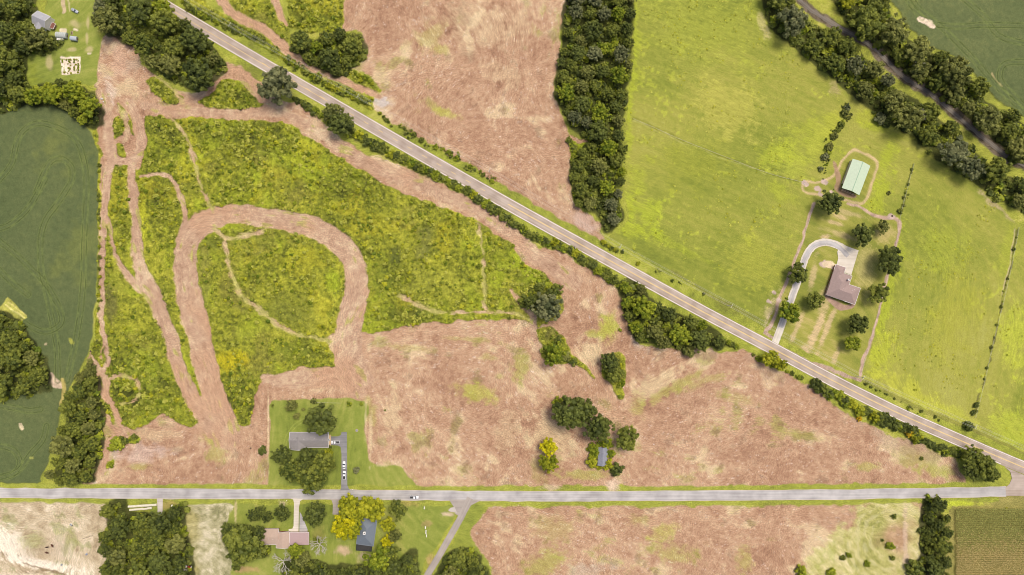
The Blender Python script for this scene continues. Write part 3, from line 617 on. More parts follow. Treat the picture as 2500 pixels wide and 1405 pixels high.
# the land beyond, one big sheet to the horizon
mb = MB(); R_ = 4500; mb.add([(-R_,-R_,-0.6),(R_,-R_,-0.6),(R_,R_,-0.6),(-R_,R_,-0.6)], [(0,1,2,3)])
far = mb.build('ground', mat_plain('far_fields', lin(140,146,62), 0.95, 0.35, 0.01)); far['kind'] = 'structure'

# ------------------------------------------------------------------ roads
def mat_asphalt(name, c1, c2, wheel=None):
    m, n, l, b = mat_new(name)
    tc = n.new('ShaderNodeTexCoord'); uv = n.new('ShaderNodeUVMap')
    mp = n.new('ShaderNodeMapping'); mp.inputs['Scale'].default_value = (0.02, 0.9, 1)
    l.new(uv.outputs[0], mp.inputs[0])
    nz = n.new('ShaderNodeTexNoise'); nz.inputs['Scale'].default_value = 1.0; nz.inputs['Detail'].default_value = 7; nz.inputs['Roughness'].default_value = 0.65
    l.new(mp.outputs[0], nz.inputs['Vector'])
    n2 = n.new('ShaderNodeTexNoise'); n2.inputs['Scale'].default_value = 0.12; n2.inputs['Detail'].default_value = 8
    l.new(tc.outputs['Object'], n2.inputs['Vector'])
    ad = n.new('ShaderNodeMath'); ad.operation = 'ADD'; l.new(nz.outputs[0], ad.inputs[0]); l.new(n2.outputs[0], ad.inputs[1])
    mr = n.new('ShaderNodeMapRange'); mr.inputs[1].default_value = 0.78; mr.inputs[2].default_value = 1.22; l.new(ad.outputs[0], mr.inputs[0])
    r = n.new('ShaderNodeValToRGB'); r.color_ramp.elements[0].color = (*[float(x) for x in c1], 1); r.color_ramp.elements[1].color = (*[float(x) for x in c2], 1)
    l.new(mr.outputs[0], r.inputs[0]); l.new(r.outputs[0], b.inputs['Base Color']); b.inputs['Roughness'].default_value = 0.9
    b.inputs['Specular IOR Level'].default_value = 0.2
    return m
A_HW = mat_asphalt('highway_asphalt', lin(158,141,126), lin(190,173,158))
A_CR = mat_asphalt('county_asphalt', lin(158,152,148), lin(196,190,184))
A_DR = mat_asphalt('driveway_asphalt', lin(118,116,116), lin(148,145,143))
A_SD = mat_asphalt('side_asphalt', lin(152,142,132), lin(180,168,156))
CONC = mat_asphalt('concrete', lin(196,184,166), lin(226,216,198))
GRAV = mat_asphalt('gravel', lin(176,164,152), lin(204,194,182))
PAINT_W = mat_plain('white_line_paint', lin(236,228,218), 0.7, 0.08, 0.6)
PAINT_Y = mat_plain('yellow_line_paint', lin(236,204,128), 0.7, 0.12, 0.6)
def ribbon(name, pts, w0, w1, z, mat, sub=10, jit=0.0, kind='structure', parent=None, sag=0.0):
    """a strip from offset w0 to w1 (photo pixels, left/right of the line)"""
    P = catmull(pts, False, sub) if len(pts) > 2 else np.array(pts, float)
    T = np.gradient(P, axis=0); T /= np.linalg.norm(T, axis=1)[:, None]; N = np.stack([-T[:,1], T[:,0]], 1)
    r = np.random.RandomState(len(P)); j = jit*r.standard_normal((len(P), 2))
    A = P+N*(w0+j[:, :1]); B = P+N*(w1+j[:, 1:]); n = len(P)
    VV = np.zeros((2*n, 3)); VV[:n, 0] = (A[:,0]-CX)*S; VV[:n, 1] = (CY-A[:,1])*S; VV[n:, 0] = (B[:,0]-CX)*S; VV[n:, 1] = (CY-B[:,1])*S; VV[:, 2] = z
    i = np.arange(n-1); F = np.stack([i, i+1, i+1+n, i+n], 1)
    me = npmesh(name, VV, F, mat); me.flip_normals() if me.polygons[0].normal.z < 0 else None
    uvl = me.uv_layers.new(name='UVMap'); d = np.concatenate([[0], np.cumsum(np.linalg.norm(np.diff(P, axis=0), axis=1))])*S
    li = np.zeros(len(me.loops), np.int32); me.loops.foreach_get('vertex_index', li)
    uu = np.stack([d[li % n], np.where(li < n, w0*S, w1*S)], 1).astype(np.float32); uvl.data.foreach_set('uv', uu.ravel())
    o = bpy.data.objects.new(name, me); COL.objects.link(o)
    if parent: o.parent = parent
    elif kind: o['kind'] = kind
    return o
def flat(name, pts, z, mat, parent=None, curve=False):
    P = catmull(pts, True, 5) if curve else np.array(pts, float)
    from mathutils.geometry import tessellate_polygon
    tri = tessellate_polygon([[Vector((x, y, 0)) for x, y in P]])
    VV = [at(x, y, 0)[:2]+(z,) for x, y in P]
    me = bpy.data.meshes.new(name); me.from_pydata(VV, [], [tuple(t) for t in tri]); me.update()
    if me.polygons[0].normal.z < 0: me.flip_normals()
    me.materials.append(mat); uvl = me.uv_layers.new(name='UVMap')
    for lp in me.loops: uvl.data[lp.index].uv = me.vertices[lp.vertex_index].co.xy
    o = bpy.data.objects.new(name, me); COL.objects.link(o)
    if parent: o.parent = parent
    else: o['kind'] = 'structure'
    return o
hwy = ribbon('highway', HW, -15.2, 15.2, 0.21, A_HW, jit=0.25)
# shoulders, junction throat
flat('junction', [(2452,1140),(2466,1152),(2470,1168),(2464,1182),(2454,1191),(2456,1211),(2700,1211),(2700,1238),(2600,1196),(2500,1160)], 0.205, A_HW)
crd = ribbon('county_road', CR, -10.6, 10.4, 0.2, A_CR, jit=0.35)
ribbon('county_road', CR, -12.4, 12.6, 0.185, GRAV, jit=0.7).name = 'gravel_shoulder'
def paint(name, pts, off, w, mat, z=0.222, i0=0, dash=None):
    P = catmull(pts, False, 10)
    if dash is None: return ribbon(name, [tuple(p) for p in P[::2]], off-w/2, off+w/2, z, mat, sub=1)
ribbon('edge_line', HW[:13]+[(2448,1120.5)], 12.75, 14.05, 0.222, PAINT_W)
ribbon('edge_line', HW, -14.05, -12.75, 0.222, PAINT_W)
ribbon('centre_line', [p for p in HW if p[0] > 1200], 0.35, 1.15, 0.222, PAINT_Y)
ribbon('centre_line', [p for p in HW if p[0] > 1200], -1.1, -0.35, 0.222, PAINT_Y, jit=0.0)
ribbon('centre_line', [p for p in HW if p[0] < 900], 0.35, 1.15, 0.222, PAINT_Y)
Pc = catmull(HW, False, 40); dc = np.concatenate([[0], np.cumsum(np.linalg.norm(np.diff(Pc, axis=0), axis=1))])
i0 = np.argmin(np.abs(Pc[:,0]-640)); i1 = np.argmin(np.abs(Pc[:,0]-1200)); s = dc[i0]
mb = MB()
while s < dc[i1]:
    a = [np.interp(t, dc, Pc[:,k]) for t in (s, s+13) for k in (0, 1)]
    dx, dy = a[2]-a[0], a[3]-a[1]; L = math.hypot(dx, dy); nxv, nyv = -dy/L*0.45, dx/L*0.45; o_ = -0.7
    q = [(a[0]+nxv*(1+2*o_), a[1]+nyv*(1+2*o_)), (a[2]+nxv*(1+2*o_), a[3]+nyv*(1+2*o_)), (a[2]-nxv*(1-2*o_), a[3]-nyv*(1-2*o_)), (a[0]-nxv*(1-2*o_), a[1]-nyv*(1-2*o_))]
    mb.add([at(x, y)[:2]+(0.222,) for x, y in q][::-1], [(0,1,2,3)]); s += 41
mb.build('dashed_centre_line', PAINT_Y)['kind'] = 'structure'
# side road and driveways
ribbon('side_road', [(1148,1216),(1136,1240),(1126,1262),(1100,1308),(1075,1352),(1045,1402),(1000,1480)], -8, 8, 0.215, A_SD, jit=0.2)
flat('side_road_mouth', [(1096,1220),(1178,1220),(1150,1234),(1141,1250),(1124,1262),(1112,1255),(1108,1238)], 0.207, A_SD)
flat('gravel_apron', [(1110,1238),(1116,1252),(1100,1250),(1094,1246),(1100,1240)], 0.211, GRAV)
flat('driveway', [(834,1055),(847,1055),(848,1185),(852,1194),(860,1200),(830,1200),(833,1190),(834,1110),(832,1092),(826,1088),(808,1087),(808,1066),(826,1066),(833,1062)], 0.19, A_DR)
flat('driveway', [(708,1216),(744,1216),(733,1224),(730,1240),(729,1298),(705,1298),(705,1292),(714,1291),(717,1284),(718,1228),(716,1220)], 0.19, CONC)
flat('driveway', [(732,1250),(736,1256),(751,1292),(751,1300),(731,1300)], 0.19, A_CR)
flat('driveway', [(800,1217),(846,1217),(834,1224),(828,1240),(826,1260),(812,1256),(813,1232),(810,1222)], 0.19, A_SD)
flat('driveway', [(383,1214),(398,1214),(397,1255),(398,1275),(385,1275),(385,1240)], 0.19, GRAV)
ribbon('driveway', [(1892,838),(1906,800),(1930,735),(1950,680),(1966,630),(1985,602),(2015,592),(2050,602),(2080,622)], -9.0, 9.0, 0.18, CONC, jit=0.3)
ribbon('driveway_asphalt', [(1906,800),(1930,735),(1950,680),(1966,630),(1985,602),(2015,593),(2045,602),(2070,626)], -5.6, 5.6, 0.19, A_CR, jit=0.5)
flat('driveway', [(2052,596),(2096,612),(2086,645),(2078,672),(2062,666),(2060,655),(2042,647),(2046,632),(2044,615)], 0.17, CONC)
flat('patio', [(801,1062),(808,1062),(808,1090),(801,1090)], 0.14, mat_plain('patio_tan', lin(196,168,132)))
ribbon('railway_bed', RAIL, -5.0, 5.0, 0.25, mat_asphalt('ballast', lin(112,104,92), lin(142,134,120)), jit=0.8)
STEEL = mat_plain('rail_steel', lin(110,84,72), 0.5, 0.2, 2)
for o_ in (-2.9, 2.3): ribbon('rail', RAIL, o_, o_+0.55, 0.42, STEEL)
# ------------------------------------------------------------------ vegetation prototypes
def icos(sub=1):
    import bmesh
    bm = bmesh.new(); bmesh.ops.create_icosphere(bm, subdivisions=sub, radius=1.0)
    v = np.array([x.co[:] for x in bm.verts], np.float32); f = np.array([[q.index for q in p.verts] for p in bm.faces], np.int32); bm.free(); return v, f
ICO1 = icos(1); ICO2 = icos(2)
def rand_dirs(r, n, zmin=-1.0):
    z = r.uniform(zmin, 1, n); t = r.uniform(0, 2*np.pi, n); s = np.sqrt(1-z*z)
    return np.stack([s*np.cos(t), s*np.sin(t), z], 1)
def leaf_quads(r, P, Nn, size):
    """one tilted leaf clump quad per point, facing roughly along Nn"""
    n = len(P); d = Nn+0.55*r.standard_normal((n, 3)); d /= np.linalg.norm(d, axis=1)[:, None]
    u = np.cross(d, r.standard_normal((n, 3))); u /= np.linalg.norm(u, axis=1)[:, None]; w = np.cross(d, u)
    sz = (size*r.uniform(0.6, 1.3, n))[:, None]; u = u*sz; w = w*sz*r.uniform(0.5, 0.9, (n, 1))
    V = np.stack([P-u, P-w*0.9, P+u, P+w], 1).reshape(-1, 3)
    return V, np.arange(4*n).reshape(n, 4)
def tri_mesh(name, V, F3, tint, mat):
    me = npmesh(name, V, F3, mat, False)
    return me
def crown_mesh(name, seed, mat, nsub=7, lobes=80, lr=0.15, flat_=0.72, spread=0.6, leaf=0.055, nleaf=26, sparse=False):
    """a crown of radius about 1: boughs carrying many small leafy lobes, every face a leaf clump"""
    r = np.random.RandomState(seed)
    sub = [np.array((0, 0, 0.12))]; srad = [0.62]
    a0 = r.uniform(0, 6.28)
    for k in range(nsub):
        a = a0+2*np.pi*k/nsub+r.uniform(-0.3, 0.3); d = spread*r.uniform(0.75, 1.08)
        sub.append(np.array((math.cos(a)*d, math.sin(a)*d, r.uniform(-0.28, 0.18)))); srad.append(r.uniform(0.30, 0.46))
    for k in range(nsub//2):
        a = r.uniform(0, 6.28); d = r.uniform(0.15, 0.38)
        sub.append(np.array((math.cos(a)*d, math.sin(a)*d, r.uniform(0.22, 0.42)))); srad.append(r.uniform(0.28, 0.40))
    sub = np.array(sub); srad = np.array(srad)
    Vs = []; Fs = []; Ts = []; b = 0
    pr = srad**2/np.sum(srad**2); which = r.choice(len(sub), lobes, p=pr)
    dirs = rand_dirs(r, lobes, -0.35)
    C = sub[which]+dirs*srad[which][:, None]*r.uniform(0.72, 1.32, (lobes, 1)); C[:, 2] *= flat_
    # keep lobes that are on the outside
    dd = np.linalg.norm(C[:, None]-sub[None]*np.array((1,1,flat_)), axis=2)
    inner = ((dd < srad[None]*0.62).sum(1) > 0)
    C = C[~inner]; wt = r.uniform(0.15, 0.85, len(sub)); W = which[~inner]
    v0, f0 = ICO1
    if not sparse:
        for s_, q in zip(sub, srad):                   # bough masses
            vv = v0*(q*0.62)*(1+0.18*r.standard_normal((len(v0), 1)))*np.array((1,1,flat_))+s_*np.array((1,1,flat_))
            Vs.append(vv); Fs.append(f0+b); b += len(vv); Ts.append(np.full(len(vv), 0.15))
    for c, w_ in zip(C, W):
        R = lr*r.uniform(0.65, 1.25); t = np.clip(wt[w_]*0.35+r.uniform(-0.05, 0.75), 0, 1)
        if not sparse:
            vv = v0*R*(1+0.22*r.standard_normal((len(v0), 1)))*np.array((1,1,1.1))+c
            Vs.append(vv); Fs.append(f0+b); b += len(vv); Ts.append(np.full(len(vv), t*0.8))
        dn = rand_dirs(r, nleaf, -0.3)
        P = c+dn*R*r.uniform(0.85, 1.25, (nleaf, 1))*np.array((1,1,1.1))
        q, _ = leaf_quads(r, P, dn*0.9+np.array((0,0,0.35)), leaf)
        n = nleaf; k = np.arange(n)*4
        Vs.append(q); F = np.concatenate([np.stack([k, k+1, k+2], 1), np.stack([k, k+2, k+3], 1)])+b
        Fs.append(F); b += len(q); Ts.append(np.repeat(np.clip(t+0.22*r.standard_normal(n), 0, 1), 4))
    me = npmesh(name, np.concatenate(Vs), np.concatenate(Fs), mat, False)
    a = me.attributes.new('tint', 'FLOAT', 'POINT'); a.data.foreach_set('value', np.concatenate(Ts).astype(np.float32))
    return me
def trunk_mesh(name, seed, ht=1.1):
    r = random.Random(seed); mb = MB()
    mb.tube((0,0,-0.02), (0.01,0,0.35), 0.075, 0.055, 8); mb.tube((0.01,0,0.35), (0.0,0.02,ht), 0.055, 0.03, 8)
    for k in range(6):
        a = 2*math.pi*k/6+r.uniform(-.4,.4); z = 0.4+0.09*k
        mb.tube((0,0,z), (0.45*math.cos(a), 0.45*math.sin(a), z+0.38), 0.03, 0.012, 5)
    me = bpy.data.meshes.new(name); me.from_pydata(mb.v, [], mb.f); me.update(); me.materials.append(BARK); return me
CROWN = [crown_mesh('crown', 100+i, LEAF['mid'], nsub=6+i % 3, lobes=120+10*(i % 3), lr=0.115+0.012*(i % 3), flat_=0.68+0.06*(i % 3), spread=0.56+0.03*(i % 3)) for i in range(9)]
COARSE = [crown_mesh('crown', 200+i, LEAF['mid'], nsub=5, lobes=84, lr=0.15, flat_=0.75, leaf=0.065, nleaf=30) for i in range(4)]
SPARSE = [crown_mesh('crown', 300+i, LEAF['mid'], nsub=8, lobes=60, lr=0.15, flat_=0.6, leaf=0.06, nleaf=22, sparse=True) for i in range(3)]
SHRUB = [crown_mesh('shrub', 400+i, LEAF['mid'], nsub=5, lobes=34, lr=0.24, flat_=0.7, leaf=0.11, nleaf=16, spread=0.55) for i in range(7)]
TRUNKS = [trunk_mesh('trunk', i) for i in range(3)]
R2 = random.Random(5)
def setmat(o, key):
    o.material_slots[0].link = 'OBJECT'; o.material_slots[0].material = LEAF[key]
def tree(px, py, rpx, key, label, group=None, kind='crown', hf=1.0, name=None, rz=None):
    """crown centre and radius as seen in the photo; the foot goes on the ground below"""
    zc = 1.15*rpx*S*hf*0.97; k = 1-zc/H; R = rpx*S*k/1.02
    x, y, _ = at(px, py, zc)
    t = empty(name or {'gold':'autumn_tree','yellow':'autumn_tree'}.get(key, 'broadleaf_tree'), (x, y, 0), R2.uniform(0, 6.28) if rz is None else rz, R)
    tag(t, label, 'tree', group)
    src = {'crown':CROWN,'coarse':COARSE,'sparse':SPARSE}[kind]
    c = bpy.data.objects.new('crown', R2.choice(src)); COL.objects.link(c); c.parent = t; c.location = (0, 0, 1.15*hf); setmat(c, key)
    c.scale = (1, 1, R2.uniform(0.9, 1.15)); c.rotation_euler = (0, 0, R2.uniform(0, 6.28))
    s = bpy.data.objects.new('trunk', R2.choice(TRUNKS)); COL.objects.link(s); s.parent = t; s.scale = (1, 1, hf)
    return t
def shrub(px, py, rpx, key, label, group=None, zf=0.55):
    R = rpx*S; x, y, _ = at(px, py, R*zf)
    o = bpy.data.objects.new('shrub', R2.choice(SHRUB)); COL.objects.link(o); o.location = (x, y, R*zf*0.75); o.scale = (R, R, R*R2.uniform(0.85, 1.15))
    o.rotation_euler = (0, 0, R2.uniform(0, 6.28)); setmat(o, key)
    tag(o, label, 'shrub', group); return o

# ------------------------------------------------------------------ single trees
T = tree
T(675,206,44,'grey','big grey-green tree beside the highway, overhanging its lower edge left of the hedge')
T(812,276,27,'olive','yellowish tree by the highway, upper of a touching pair')
T(834,302,30,'dark','dark round tree by the highway, lower of a touching pair')
T(1336,750,38,'grey','grey-green tree at the right tip of the weedy field above the cut field', kind='crown')
T(1302,738,20,'dark','small dark tree left of the grey-green tree at the weedy tip')
lot = [(2027,495,31,'dark','dark tree in the lot corner just below the green-roofed barn','crown'),(2104,573,27,'dark','dark round tree above the curved driveway of the brown-roofed house','coarse'),
 (2156,557,17,'olive','small thin-leaved tree near the top right corner of the brown house lot','coarse'),(2171,635,33,'dark','large dark tree on the right edge of the brown house lot','crown'),
 (1949,668,25,'mid','tree overhanging the curved driveway left of the brown-roofed house','crown'),(1922,760,28,'bright','sunlit yellow-green tree beside the lower end of the curved driveway','coarse'),
 (1990,735,22,'mid','round tree on the lawn lower left of the brown-roofed house','crown'),(2144,721,26,'mid','thin spiky tree on the right edge of the lot, beside the brown house','coarse'),
 (2095,791,29,'dark','dark tree on the lawn below the brown-roofed house','crown'),(2081,838,20,'bright','small light green tree lowest on the brown house lawn','coarse')]
for x, y, r, k, l, kd in lot: T(x, y, r, k, l, 'trees on the lawn of the brown-roofed house', kd)
T(787,1026,42,'dark','large dark tree behind the grey ranch house, overhanging its roof', kind='coarse')
T(711,990,16,'olive','small olive tree at the back of the grey ranch house lawn')
for x, y, r, k, l in [(690,1112,27,'dark','dark tree at the upper left of the clump in front of the grey ranch house'),(712,1148,34,'mid','tree at the left of the clump in front of the grey ranch house'),
  (752,1118,26,'dark','tree in the middle top of the clump in front of the grey ranch house'),(762,1168,38,'mid','big tree at the bottom of the clump, reaching over the county road'),
  (793,1130,30,'mid','tree on the right of the clump in front of the grey ranch house'),(740,1140,26,'dark','tree in the centre of the clump in front of the grey ranch house')]:
    T(x, y, r, k, l, 'clump of trees in front of the grey ranch house', 'crown')
T(802,1107,13,'lime','small yellow-green tree just below the right end of the grey ranch house')
T(1352,862,28,'bright','bright green tree on the weedy spur in the middle of the cut field', kind='coarse')
T(1489,886,24,'dark','dark tree at the top of the thin clump right of the weedy spur', kind='crown')
T(1502,915,22,'mid','green tree at the bottom of the thin clump right of the weedy spur', kind='crown')
T(1392,1006,44,'dark','largest dark tree of the group beside the abandoned shed', kind='crown')
T(1425,1004,30,'dark','dark tree on the right side of the largest tree near the abandoned shed', kind='crown')
T(1462,1046,38,'dark','dark tree directly above the abandoned shed', kind='crown')
T(1530,1069,30,'mid','mid green tree standing apart to the right of the abandoned shed', kind='coarse')
T(1342,1094,23,'yellow','bright yellow-green tree alone in the cut field left of the abandoned shed', kind='coarse')
T(1341,1130,24,'lime','yellow-green tree just below the bright yellow one in the cut field', kind='coarse')
T(1881,874,21,'lime','rounded light green tree below the highway, opposite the curved driveway', kind='coarse')
T(1905,893,16,'lime','small light green tree right of the rounded one below the highway', kind='coarse')
T(2376,1112,26,'mid','tree at the upper left of the clump at the road junction')
T(2398,1140,32,'mid','largest tree of the clump at the road junction')
T(2372,1148,26,'dark','dark tree at the lower left of the clump at the road junction')
T(2418,1158,22,'mid','tree at the lower right of the clump at the road junction')
T(620,1258,18,'dark','left tree of three on the front lawn of the mauve-roofed house'); T(652,1262,15,'dark','middle tree of three on the front lawn of the mauve-roofed house')
T(688,1252,20,'dark','right tree of three on the front lawn of the mauve-roofed house, near the driveway'); T(636,1248,14,'dark','small dark tree behind the left two on the front lawn of the mauve-roofed house')
T(771,1254,28,'dark','dark tree between the concrete driveway and the shaded driveway', kind='crown')
T(852,1236,29,'lime','yellow-green tree over the county road edge, top of the autumn clump', kind='coarse')
T(876,1254,22,'lime','yellow-green tree in the middle of the autumn clump above the blue-roofed house', kind='coarse')
T(908,1240,33,'lime','yellow-green tree above the blue-roofed house, touching its roof', kind='coarse')
T(833,1284,31,'yellow','brightest yellow tree left of the blue-roofed house', kind='coarse')
T(862,1290,22,'lime','yellow-green tree against the left wall of the blue-roofed house', kind='coarse')
T(975,1246,24,'mid','separate green tree right of the autumn clump beside the county road', kind='coarse')
T(944,1282,19,'lime','yellow-green tree right of the blue-roofed house', kind='coarse')
T(944,1320,17,'yellow','small bright yellow tree at the lower right corner of the blue-roofed house', kind='coarse')
T(964,1308,18,'olive','olive tree behind the small bright yellow one', kind='coarse')
T(925,1362,32,'bright','large green tree below the blue-roofed house porch', kind='coarse'); T(955,1348,22,'mid','green tree on the right of the large one below the blue-roofed house', kind='coarse')
T(722,1345,22,'bright','light green tree below the mauve-roofed house', kind='coarse'); T(740,1362,22,'olive','olive tree beneath the dead tree by the mauve-roofed house', kind='coarse')
T(592,1326,44,'mid','big green tree with yellowish tips covering the left end of the mauve-roofed house', kind='coarse')
T(560,1296,22,'dark','dark tree at the left side of the big tree by the mauve-roofed house'); T(622,1342,30,'mid','tree on the lower right of the big tree by the mauve-roofed house', kind='coarse')
T(580,1360,26,'mid','tree at the foot of the big tree by the mauve-roofed house', kind='coarse'); T(632,1302,20,'dark','dark tree overhanging the left gutter of the mauve-roofed house')
T(260,50,36,'olive','pale silvery-green tree at the top left corner of the wood by the farmhouse lawn', kind='crown')
T(248,20,24,'grey','grey-green tree on the top edge, left of the wood by the farmhouse lawn')
T(100,92,27,'olive','sunlit tree below the farmhouse, its shadow on the lawn', kind='coarse')
T(78,104,20,'olive','sunlit olive tree left of the tree below the farmhouse', kind='coarse')
T(392,22,24,'bright','bright green tree at the top of the wood, next to the highway', kind='coarse')
T(2070,0,22,'lime','yellowish tree on the top edge between the railway and the dark crop', kind='coarse')

# ------------------------------------------------------------------ woods, each tree on its own
WL = {'belt':('the tree belt beside the bright meadow','trees of the dense belt beside the meadow'),
 'railsouth':('the lower railway row','trees along the lower side of the railway'),
 'railnorth':('the upper railway row','trees along the upper side of the railway'),
 'topleft':('the wood around the farmhouse','trees of the wood around the farmhouse'),
 'hedgeleft':('the tree hedge below the farmhouse lawn','trees of the hedge below the farmhouse lawn'),
 'topwood':('the wood left of the highway','trees of the wood left of the highway'),
 'topmid':('the small wood above the highway','trees of the small wood above the highway'),
 'tri':('the wedge of trees below the highway','trees of the wedge below the highway'),
 'leftstrip':('the tree strip beside the dark crop','trees of the strip beside the dark crop'),
 'leftblob':('the wood inside the dark crop','trees of the wood inside the dark crop'),
 'southwood':('the wood beside the pale pasture','trees of the wood beside the pale pasture'),
 'southmid':('the wood left of the side road','trees of the bottom wood left of the side road'),
 'southright':('the wood right of the side road','trees of the bottom wood right of the side road'),
 'hedgeright':('the tree hedge beside the corn','trees of the hedge beside the corn'),
 'oakpair':None}
def inside(P, x, y):
    c = False; n = len(P)
    for i in range(n):
        (x0, y0), (x1, y1) = P[i], P[(i+1) % n]
        if (y0 > y) != (y1 > y) and x < (x1-x0)*(y-y0)/(y1-y0)+x0: c = not c
    return c
def edge_d(P, x, y):
    best = 1e9; n = len(P)
    for i in range(n):
        (x0, y0), (x1, y1) = P[i], P[(i+1) % n]; ex, ey = x1-x0, y1-y0
        t = max(0, min(1, ((x-x0)*ex+(y-y0)*ey)/(ex*ex+ey*ey))); best = min(best, math.hypot(x-x0-t*ex, y-y0-t*ey))
    return best
SPEC = { # mean radius px, spacing factor, colour weights
 'belt':(21,1.42,'dark dark mid mid olive bright grey mid'), 'railsouth':(31,1.3,'mid olive mid olive grey'), 'railnorth':(31,1.3,'mid olive mid olive'),
 'topleft':(27,1.4,'dark mid mid dark'), 'hedgeleft':(22,1.35,'dark mid bright olive'), 'topwood':(29,1.35,'dark mid olive dark mid'), 'topmid':(22,1.35,'dark mid dark bright'),
 'tri':(24,1.35,'dark mid olive bright mid'), 'leftstrip':(21,1.3,'olive mid mid'), 'leftblob':(27,1.35,'olive mid mid olive'), 'southwood':(27,1.35,'mid dark dark olive mid'),
 'southmid':(27,1.35,'dark mid dark dark'), 'southright':(25,1.35,'dark mid olive'), 'hedgeright':(20,1.35,'dark dark mid'), 'oakpair':(16,1.2,'mid dark')}
SINGLE = [(o.location.x, o.location.y, o.scale[0]) for o in COL.objects if o.get('category') == 'tree']
r3 = random.Random(21)
for k, P in WOODS.items():
    if WL[k] is None: continue
    phrase, grp = WL[k]; mr, sf, cw = SPEC[k]; cw = cw.split()
    xs = [p[0] for p in P]; ys = [p[1] for p in P]; placed = []
    for _ in range(5000):
        x = r3.uniform(min(xs), max(xs)); y = r3.uniform(min(ys), max(ys))
        if not inside(P, x, y): continue
        if x < -25 or x > 2530 or y < -28 or y > 1435: continue
        r = mr*r3.choice((0.78, 0.9, 1.05, 1.2, 1.4)); e = edge_d(P, x, y)
        if e < r*0.55:
            if e < mr*0.38: continue
            r = max(mr*0.55, min(r, e*1.5))
        if any(math.hypot(x-a, y-b) < (r+c)*0.5*sf*1.25 for a, b, c in placed): continue
        wx, wy, _ = at(x, y, r*S*1.1)
        if any(math.hypot(wx-a, wy-b) < (c+r*S)*0.6 for a, b, c in SINGLE): continue
        if x < -12 or y < -14 or x > 2512 or y > 1418: continue
        placed.append((x, y, r))
    cxm, cym = sum(xs)/len(xs), sum(ys)/len(ys); wx_, wy_ = max(xs)-min(xs), max(ys)-min(ys)
    for x, y, r in placed:
        key = r3.choice(cw); u = (x-min(xs))/wx_; v = (y-max(min(ys),0))/max(1, min(max(ys), 1405)-max(min(ys), 0))
        if wy_ > wx_*1.3: pos = 'at the top of' if v < 0.2 else 'high in' if v < 0.4 else 'midway down' if v < 0.6 else 'low in' if v < 0.8 else 'at the bottom of'
        else: pos = 'at the left end of' if u < 0.2 else 'left of centre in' if u < 0.4 else 'in the middle of' if u < 0.6 else 'right of centre in' if u < 0.8 else 'at the right end of'
        sz = 'small' if r < mr*0.8 else 'large' if r > mr*1.1 else 'medium'
        tree(x, y, r, key, f'{sz} {CWORD[key]} tree {pos} {phrase}', grp, r3.choice(('crown','crown','coarse')), hf=r3.uniform(0.85, 1.15))
        global_n = len(placed)
    print(k, len(placed))

# ------------------------------------------------------------------ hedges and shrubs
def hedge(pts, r0, r1, n, wid, keys, phrase, grp, step=None):
    P = catmull(pts, False, 8); d = np.concatenate([[0], np.cumsum(np.linalg.norm(np.diff(P, axis=0), axis=1))])
    keys = keys.split()
    for i in range(n):
        s = d[-1]*(i+r3.uniform(0.1, 0.9))/n; x = np.interp(s, d, P[:,0]); y = np.interp(s, d, P[:,1]); f = s/d[-1]
        if inside(P_CLEAR, x, y) if False else False: continue
        rr = r3.uniform(r0, r1); key = r3.choice(keys)
        pos = ['at the left end of','in the left part of','left of centre in','right of centre in','in the right part of','at the right end of'][min(5, int(f*6))]
        sz = 'small' if rr < (r0+r1)/2 else 'large'
        shrub(x+r3.uniform(-wid, wid)*0.5, y+r3.uniform(-wid, wid), rr, key, f'{sz} {CWORD[key]} shrub {pos} the {phrase}', grp)
hedge([(715,238),(760,262),(790,280)],7,11,7,4,'dark mid dark bright','hedge left of the paired trees','shrubs left of the touching pair of trees')
hedge([(855,320),(900,345),(940,368),(990,392)],10,14,10,4,'dark mid bright mid lime','hedge right of the paired trees','shrubs along the lower side of the highway')
hedge([(1000,398),(1060,430),(1110,452),(1160,476)],8,14,9,4,'mid bright lime bright','middle hedge below the highway','shrubs along the lower side of the highway')
hedge([(1165,480),(1230,530),(1290,568),(1340,592)],10,14,14,5,'dark mid bright mid','hedge above the weedy field tip','shrubs along the lower side of the highway')
hedge([(1345,592),(1400,618),(1450,650),(1505,684)],10,15,13,5,'dark mid bright dark lime','hedge before the wedge of trees','shrubs along the lower side of the highway')
hedge([(1780,838),(1800,846)],6,9,3,2,'mid bright','tip of the wedge of trees','shrubs along the lower side of the highway')
hedge([(1838,866),(1870,885),(1915,905),(1985,935)],4,8,10,2,'mid bright','low hedge below the highway','shrubs along the lower side of the highway')
hedge([(1992,942),(2050,972),(2110,1004),(2170,1030),(2240,1062)],12,17,20,5,'dark mid bright dark lime mid','long hedge below the highway','shrubs of the long hedge below the highway')
shrub(2098,1022,8,'gold','golden shrub on the lower edge of the long hedge','shrubs of the long hedge below the highway')
shrub(2222,1056,13,'gold','golden yellow shrub near the right end of the long hedge','shrubs of the long hedge below the highway')
hedge([(2245,1072),(2290,1092),(2345,1108)],7,11,9,4,'dark mid dark','low hedge by the junction','shrubs leading to the junction clump')
hedge([(925,276),(960,310)],4,7,5,2,'mid bright','hedge beside the field gap','shrubs along the upper side of the highway')
hedge([(972,306),(1040,345),(1100,378),(1150,412),(1210,448)],5,8,9,3,'mid bright','narrow hedge above the highway','shrubs along the upper side of the highway')
hedge([(445,2),(500,40),(560,70),(620,97),(688,134),(728,166)],6,10,11,4,'mid bright','hedge beside the top dirt track','shrubs between the highway and the top dirt track')
hedge([(760,182),(800,205),(860,228),(905,250)],7,11,15,7,'mid bright lime','scrub patch above the highway','shrubs between the highway and the top dirt track')
hedge([(845,172),(880,185),(915,208)],4,7,9,3,'bright mid lime','scrub spur by the small wood','shrubs right of the small wood')
